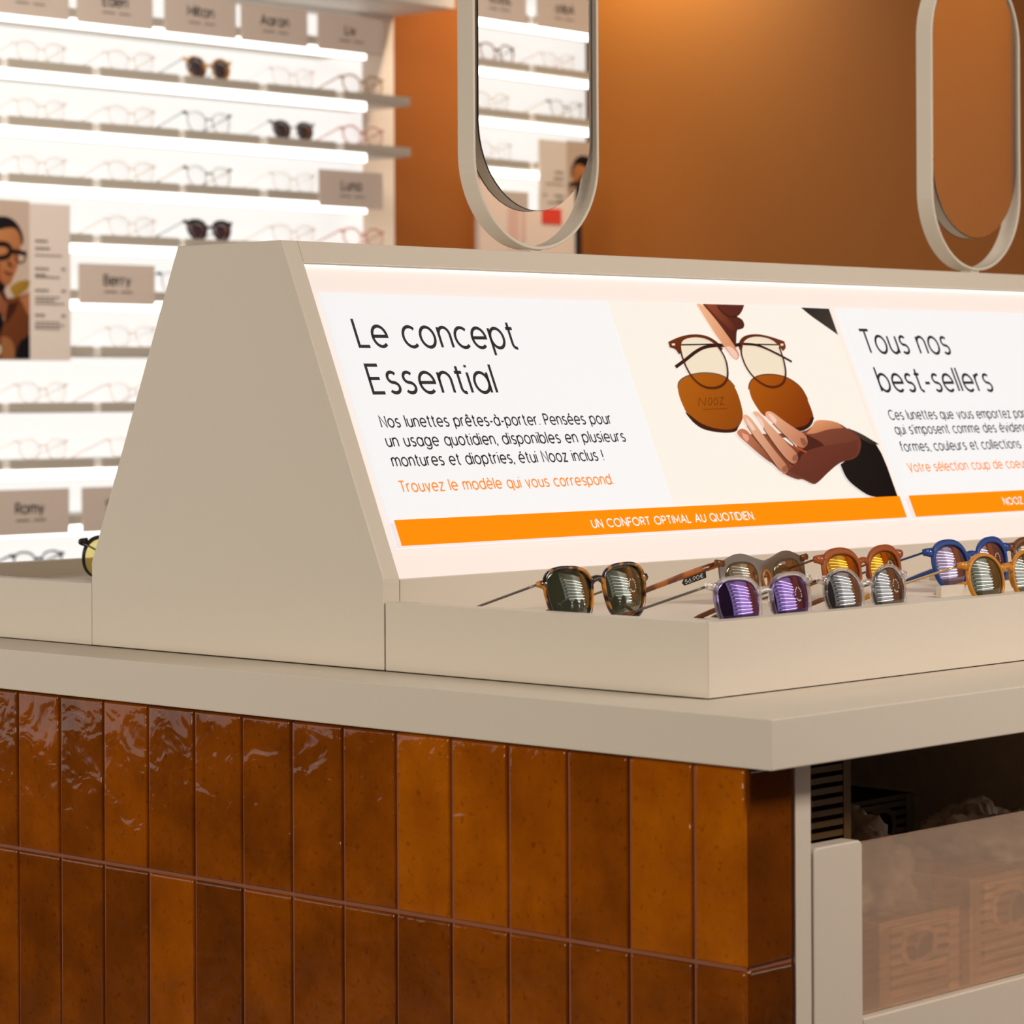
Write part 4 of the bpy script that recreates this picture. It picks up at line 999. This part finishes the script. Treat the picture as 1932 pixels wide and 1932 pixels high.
name_card('beige name card at the far left of the top row, cut by the photo edge', 1.826, 2.034, 1.043, 1.130, YC, 'Gaston')
name_card('beige name card second from left in the top row, its word cut off above', 2.056, 2.262, 1.043, 1.130, YC, 'Eden')
name_card('beige name card reading Milton in the top row', 2.296, 2.501, 1.043, 1.130, YC, 'Milton')
name_card('beige name card reading Aaron in the top row', 2.517, 2.717, 1.043, 1.128, YC, 'Aaron')
name_card('beige name card reading Liv at the right end of the top row', 2.750, 2.954, 1.043, 1.127, YC, 'Liv')
name_card('beige name card reading Luna at the right end of the third glasses shelf', 2.751, 2.953, .683, .768, YC, 'Luna')
name_card('beige name card reading Berry beside the portrait poster', 2.057, 2.264, .446, .532, YC, 'Berry')
name_card('beige name card reading Romy low at the left photo edge', 1.822, 2.028, -.040, .056, YC, 'Romy')
name_card('beige name card low on the shelving, half hidden by the hood', 2.063, 2.270, -.040, .056, YC, 'Suzon')
YB = -2.390
name_card('beige name card at the top left of the mirror reflection', 3.385, 3.588, 1.150, 1.240, YB, 'Joyce', flip=-1)
name_card('beige name card at the top right of the mirror reflection', 3.630, 3.845, 1.150, 1.240, YB, 'Aalto', flip=-1)
name_card('plain beige card low in the mirror reflection, left of the poster', 3.385, 3.592, .655, .742, YB, None, flip=-1)

def portrait(label, x_photo, z_shift, yp, flip):
    """poster: photograph of a woman in glasses beside a pale text column"""
    X0 = 1.9265                                      # border between photograph and text column
    mp = lambda u, v, o=0.0: (x_photo + flip * (u - X0), yp - flip * (.0006 + o), v + z_shift)
    t = thing('portrait_poster', label, 'poster', (x_photo, yp, .3250 + z_shift))
    a, b = sorted((x_photo + flip * (1.846 - X0 - .10), x_photo + flip * (2.029 - X0)))
    part('board', G().box(a, min(yp, yp + flip * .005), .3250 + z_shift, b, max(yp, yp + flip * .005), .6530 + z_shift), poster_board, t)
    part('photograph', paint([e if e[4] == 0 or e[0] == 's' else e for e in WOMAN], mp), print_dull, t)
    g = G()
    for (p, q) in WLINES:
        z = (p[1] + q[1]) / 2000; hgt = .0026 if (q[0] - p[0]) < 45 else .0016
        u = p[0] / 1000
        while u < q[0] / 1000 - .004:
            u2 = min(u + .013, q[0] / 1000)
            g.add([mp(u, z - hgt, .0008), mp(u2 - .0022, z - hgt, .0008), mp(u2 - .0022, z + hgt, .0008), mp(u, z + hgt, .0008)], [(0, 1, 2, 3)]); u = u2
    part('text_column', g, ink_soft, t)
    return t
portrait('portrait poster of a dark-haired person in glasses and brown coat, left edge', 1.9265, 0.0, 3.044, 1)
portrait('portrait poster of a dark-haired person seen low in the table mirror', 3.733, .222, -2.386, -1)

# pale poster on the end wall seen through the ring of the nearer mirror
wp = thing('wall_poster', 'pale pink poster with a red block, seen through the nearer mirror ring', 'poster', (3.60, 3.20, -.25))
part('board', G().box(3.433, 3.20, -.25, 3.787, 3.215, .79), pbr('pink_poster', (0.70, 0.59, 0.54, 1), .6), wp)
part('frame_edge', G().box(3.787, 3.19, -.25, 3.802, 3.225, .80), black_edge, wp)
part('red_block', G().box(3.660, 3.1990, .685, 3.735, 3.1998, .725), pbr('red_print', (0.62, 0.05, 0.03, 1), .6), wp)
g = G()
for a, b, c, d in ((3.53, .60, 3.60, .614), (3.535, .63, 3.575, .72), (3.585, .64, 3.60, .75), (3.66, .76, 3.75, .768)):
    g.box(a, 3.1992, b, c, 3.1998, d)
part('pale_print', g, pbr('pink_print', (0.62, 0.42, 0.38, 1), .6), wp)
part('rear_support', G().box(3.59, 3.215, -.25, 3.63, 3.34, -.20), black_edge, wp)

# glasses on the shelves: one of each kind, then copies
haze = lens_mat('clear_lens', (1, 1, 1, 1), (.9, .9, .9, 1), .005, clear=1.0, tint=(0.985, 0.985, 0.985, 1), top=.06)
pale = sheer('pale_clear_plastic', (0.93, 0.88, 0.84, 1), .15)
pink = sheer('rose_clear_plastic', (0.85, 0.55, 0.50, 1), .45)
champ = sheer('champagne_plastic', (0.62, 0.45, 0.28, 1), .6)
dk = lens_mat('dark_grey_lens', (0.9, 0.9, 0.9, 1), (0.055, 0.042, 0.05, 1), .06)
navy = pbr('navy_acetate', (0.02, 0.025, 0.06, 1), .3)
plum = pbr('plum_acetate', (0.035, 0.015, 0.02, 1), .3)
tort2 = tortoise('light_tortoise', (0.75, 0.38, 0.06, 1), (0.10, 0.045, 0.02, 1), 55, .45)
horn = tortoise('dark_horn', (0.55, 0.24, 0.10, 1), (0.06, 0.03, 0.04, 1), 50, .5)
SP = dict(n=24, rings=2)
KIND = {
 'clear': dict(frame=pale, lens=haze, temple=pale, flat=(.0012, .0024), p=2.4, rim=.0026, top=.001, **SP),
 'round_clear': dict(frame=pale, lens=haze, temple=pale, flat=(.0010, .0018), p=2.1, taper=.02, rim=.0022, **SP),
 'tort_sun': dict(frame=tort2, lens=dk, temple=navy, tip=navy, p=2.0, taper=.12, rim=.0024, top=.001, b=.0235, hh=.045, **SP),
 'metal': dict(frame=navy, lens=haze, temple=navy, tip=navy, p=2.1, taper=.1, rim=.0011, thick=.0022, b=.024, hh=.046, bh=.0016, **SP),
 'black_gold': dict(frame=pbr('black_gold', (0.10, 0.075, 0.04, 1), .3), lens=haze, temple=gold, tip=navy, p=2.1, taper=.1, rim=.0012, thick=.0022, b=.023, hh=.044, bh=.0020, **SP),
 'aviator': dict(frame=gunmetal, lens=dk, temple=steel, tip=navy, p=2.2, taper=.16, rim=.0009, thick=.0020, b=.0225, hh=.042, bh=.0012, **SP),
 'black_sun': dict(frame=plum, lens=lens_mat('plum_gradient_lens', (.9, .9, .9, 1), (0.05, 0.03, 0.04, 1), .06), temple=navy, tip=navy, p=2.2, taper=.18, rim=.0022, top=.0024, b=.0215, hh=.043, **SP),
 'pink': dict(frame=pink, lens=haze, temple=pink, flat=(.0012, .0022), p=2.1, rim=.0032, top=.001, **SP),
 'gold': dict(frame=champ, lens=haze, temple=champ, flat=(.0012, .0022), p=2.2, rim=.0030, top=.001, **SP),
 'hinge': dict(frame=pale, lens=haze, temple=pale, rivet=navy, p=2.3, rim=.0016, b=.023, hh=.044, **SP),
 'redhinge': dict(frame=pale, lens=haze, temple=pink, rivet=pbr('red_hinge', (.45, .08, .06, 1), .4), p=2.3, rim=.0018, **SP),
 'horn': dict(frame=horn, lens=haze, temple=navy, tip=navy, p=2.1, rim=.0026, top=.001, **SP),
 'navy': dict(frame=navy, lens=haze, temple=navy, flat=(.0012, .0024), p=2.3, rim=.0028, top=.001, **SP),
}
PROTO = {}
CX = [1.988, 2.231, 2.452, 2.705, 2.925]
def on_shelf(kind, x, y, z, label, yaw=0.0, cat='glasses'):
    grp = 'glasses on the lit wall shelving'
    if kind not in PROTO:
        PROTO[kind] = make_glasses('sunglasses' if cat == 'sunglasses' else 'glasses', label, cat, (x, y, z), yaw=yaw, group=grp, **KIND[kind])
        return PROTO[kind]
    o = copy_tree(PROTO[kind], (x, y, z), label, rot=(R(-9), 0, R(yaw)), group=grp); o['category'] = cat
    return o
ROWN = {1: 'top', 2: 'second', 3: 'third', 4: 'fourth', 6: 'sixth', 7: 'seventh', 8: 'eighth'}
COLN = ['first from the left', 'second from the left', 'third from the left', 'fourth from the left', 'fifth from the left']
ROWS = [
 (1, 0, 'clear', 'faint clear glasses'), (1, 1, 'clear', 'faint clear square glasses'), (1, 2, 'tort_sun', 'tortoiseshell sunglasses with dark lenses'), (1, 3, 'hinge', 'thin clear glasses with dark hinges'), (1, 4, 'gold', 'champagne coloured glasses'),
 (2, 0, 'round_clear', 'faint round clear glasses'), (2, 1, 'clear', 'faint clear glasses'), (2, 2, 'metal', 'navy wire-framed round glasses'), (2, 3, 'aviator', 'grey-lensed wire sunglasses'), (2, 4, 'pink', 'rose clear plastic glasses'),
 (3, 0, 'round_clear', 'faint round clear glasses'), (3, 1, 'clear', 'faint clear glasses'), (3, 2, 'black_gold', 'dark and gold wire-framed glasses'), (3, 3, 'hinge', 'thin clear glasses with dark hinges'),
 (4, 1, 'clear', 'faint clear glasses'), (4, 2, 'black_sun', 'black angular sunglasses with dark lenses'), (4, 3, 'clear', 'faint clear glasses'), (4, 4, 'pink', 'rose plastic round glasses'),
 (6, 1, 'hinge', 'thin clear glasses with dark hinges'), (7, 0, 'round_clear', 'faint round clear glasses'), (7, 1, 'redhinge', 'clear glasses with red hinges'),
 (8, 0, 'round_clear', 'faint round clear glasses'), (8, 1, 'redhinge', 'clear glasses with red hinges'),
]
for r, c, k, d in ROWS:
    on_shelf(k, CX[c], 3.082, ZN[r] + .0302, '%s on the %s lit back-wall shelf, %s' % (d, ROWN[r], COLN[len([q for q in ROWS if q[0] == r and q[1] < c])]), cat='sunglasses' if 'sunglasses' in d else 'glasses')
on_shelf('metal', CX[2] - .075, 3.082, ZN[5] + .0302, 'navy wire glasses right of the Berry card, mostly behind the hood')
on_shelf('navy', 1.975, 3.082, ZN[10] + .0302, 'navy glasses low on the lit shelving, just above the far tray')
SROWS = [(0, 3.52, 'horn', 'dark horn round glasses'), (0, 3.76, 'redhinge', 'clear glasses with red hinges'), (1, 3.50, 'clear', 'faint clear glasses'), (1, 3.79, 'black_gold', 'dark wire-framed glasses'), (2, 3.51, 'hinge', 'thin clear glasses with dark hinges')]
for r, x, k, d in SROWS:
    o = on_shelf(k, x, -2.422, ZS[r + 1] + .0302, '%s on the %s shelf in the nearer mirror, %s' % (d, ('top', 'second', 'third')[r], 'left' if x < 3.6 else 'right'), yaw=180.0)
    o['group'] = 'glasses on the mirrored shelving'
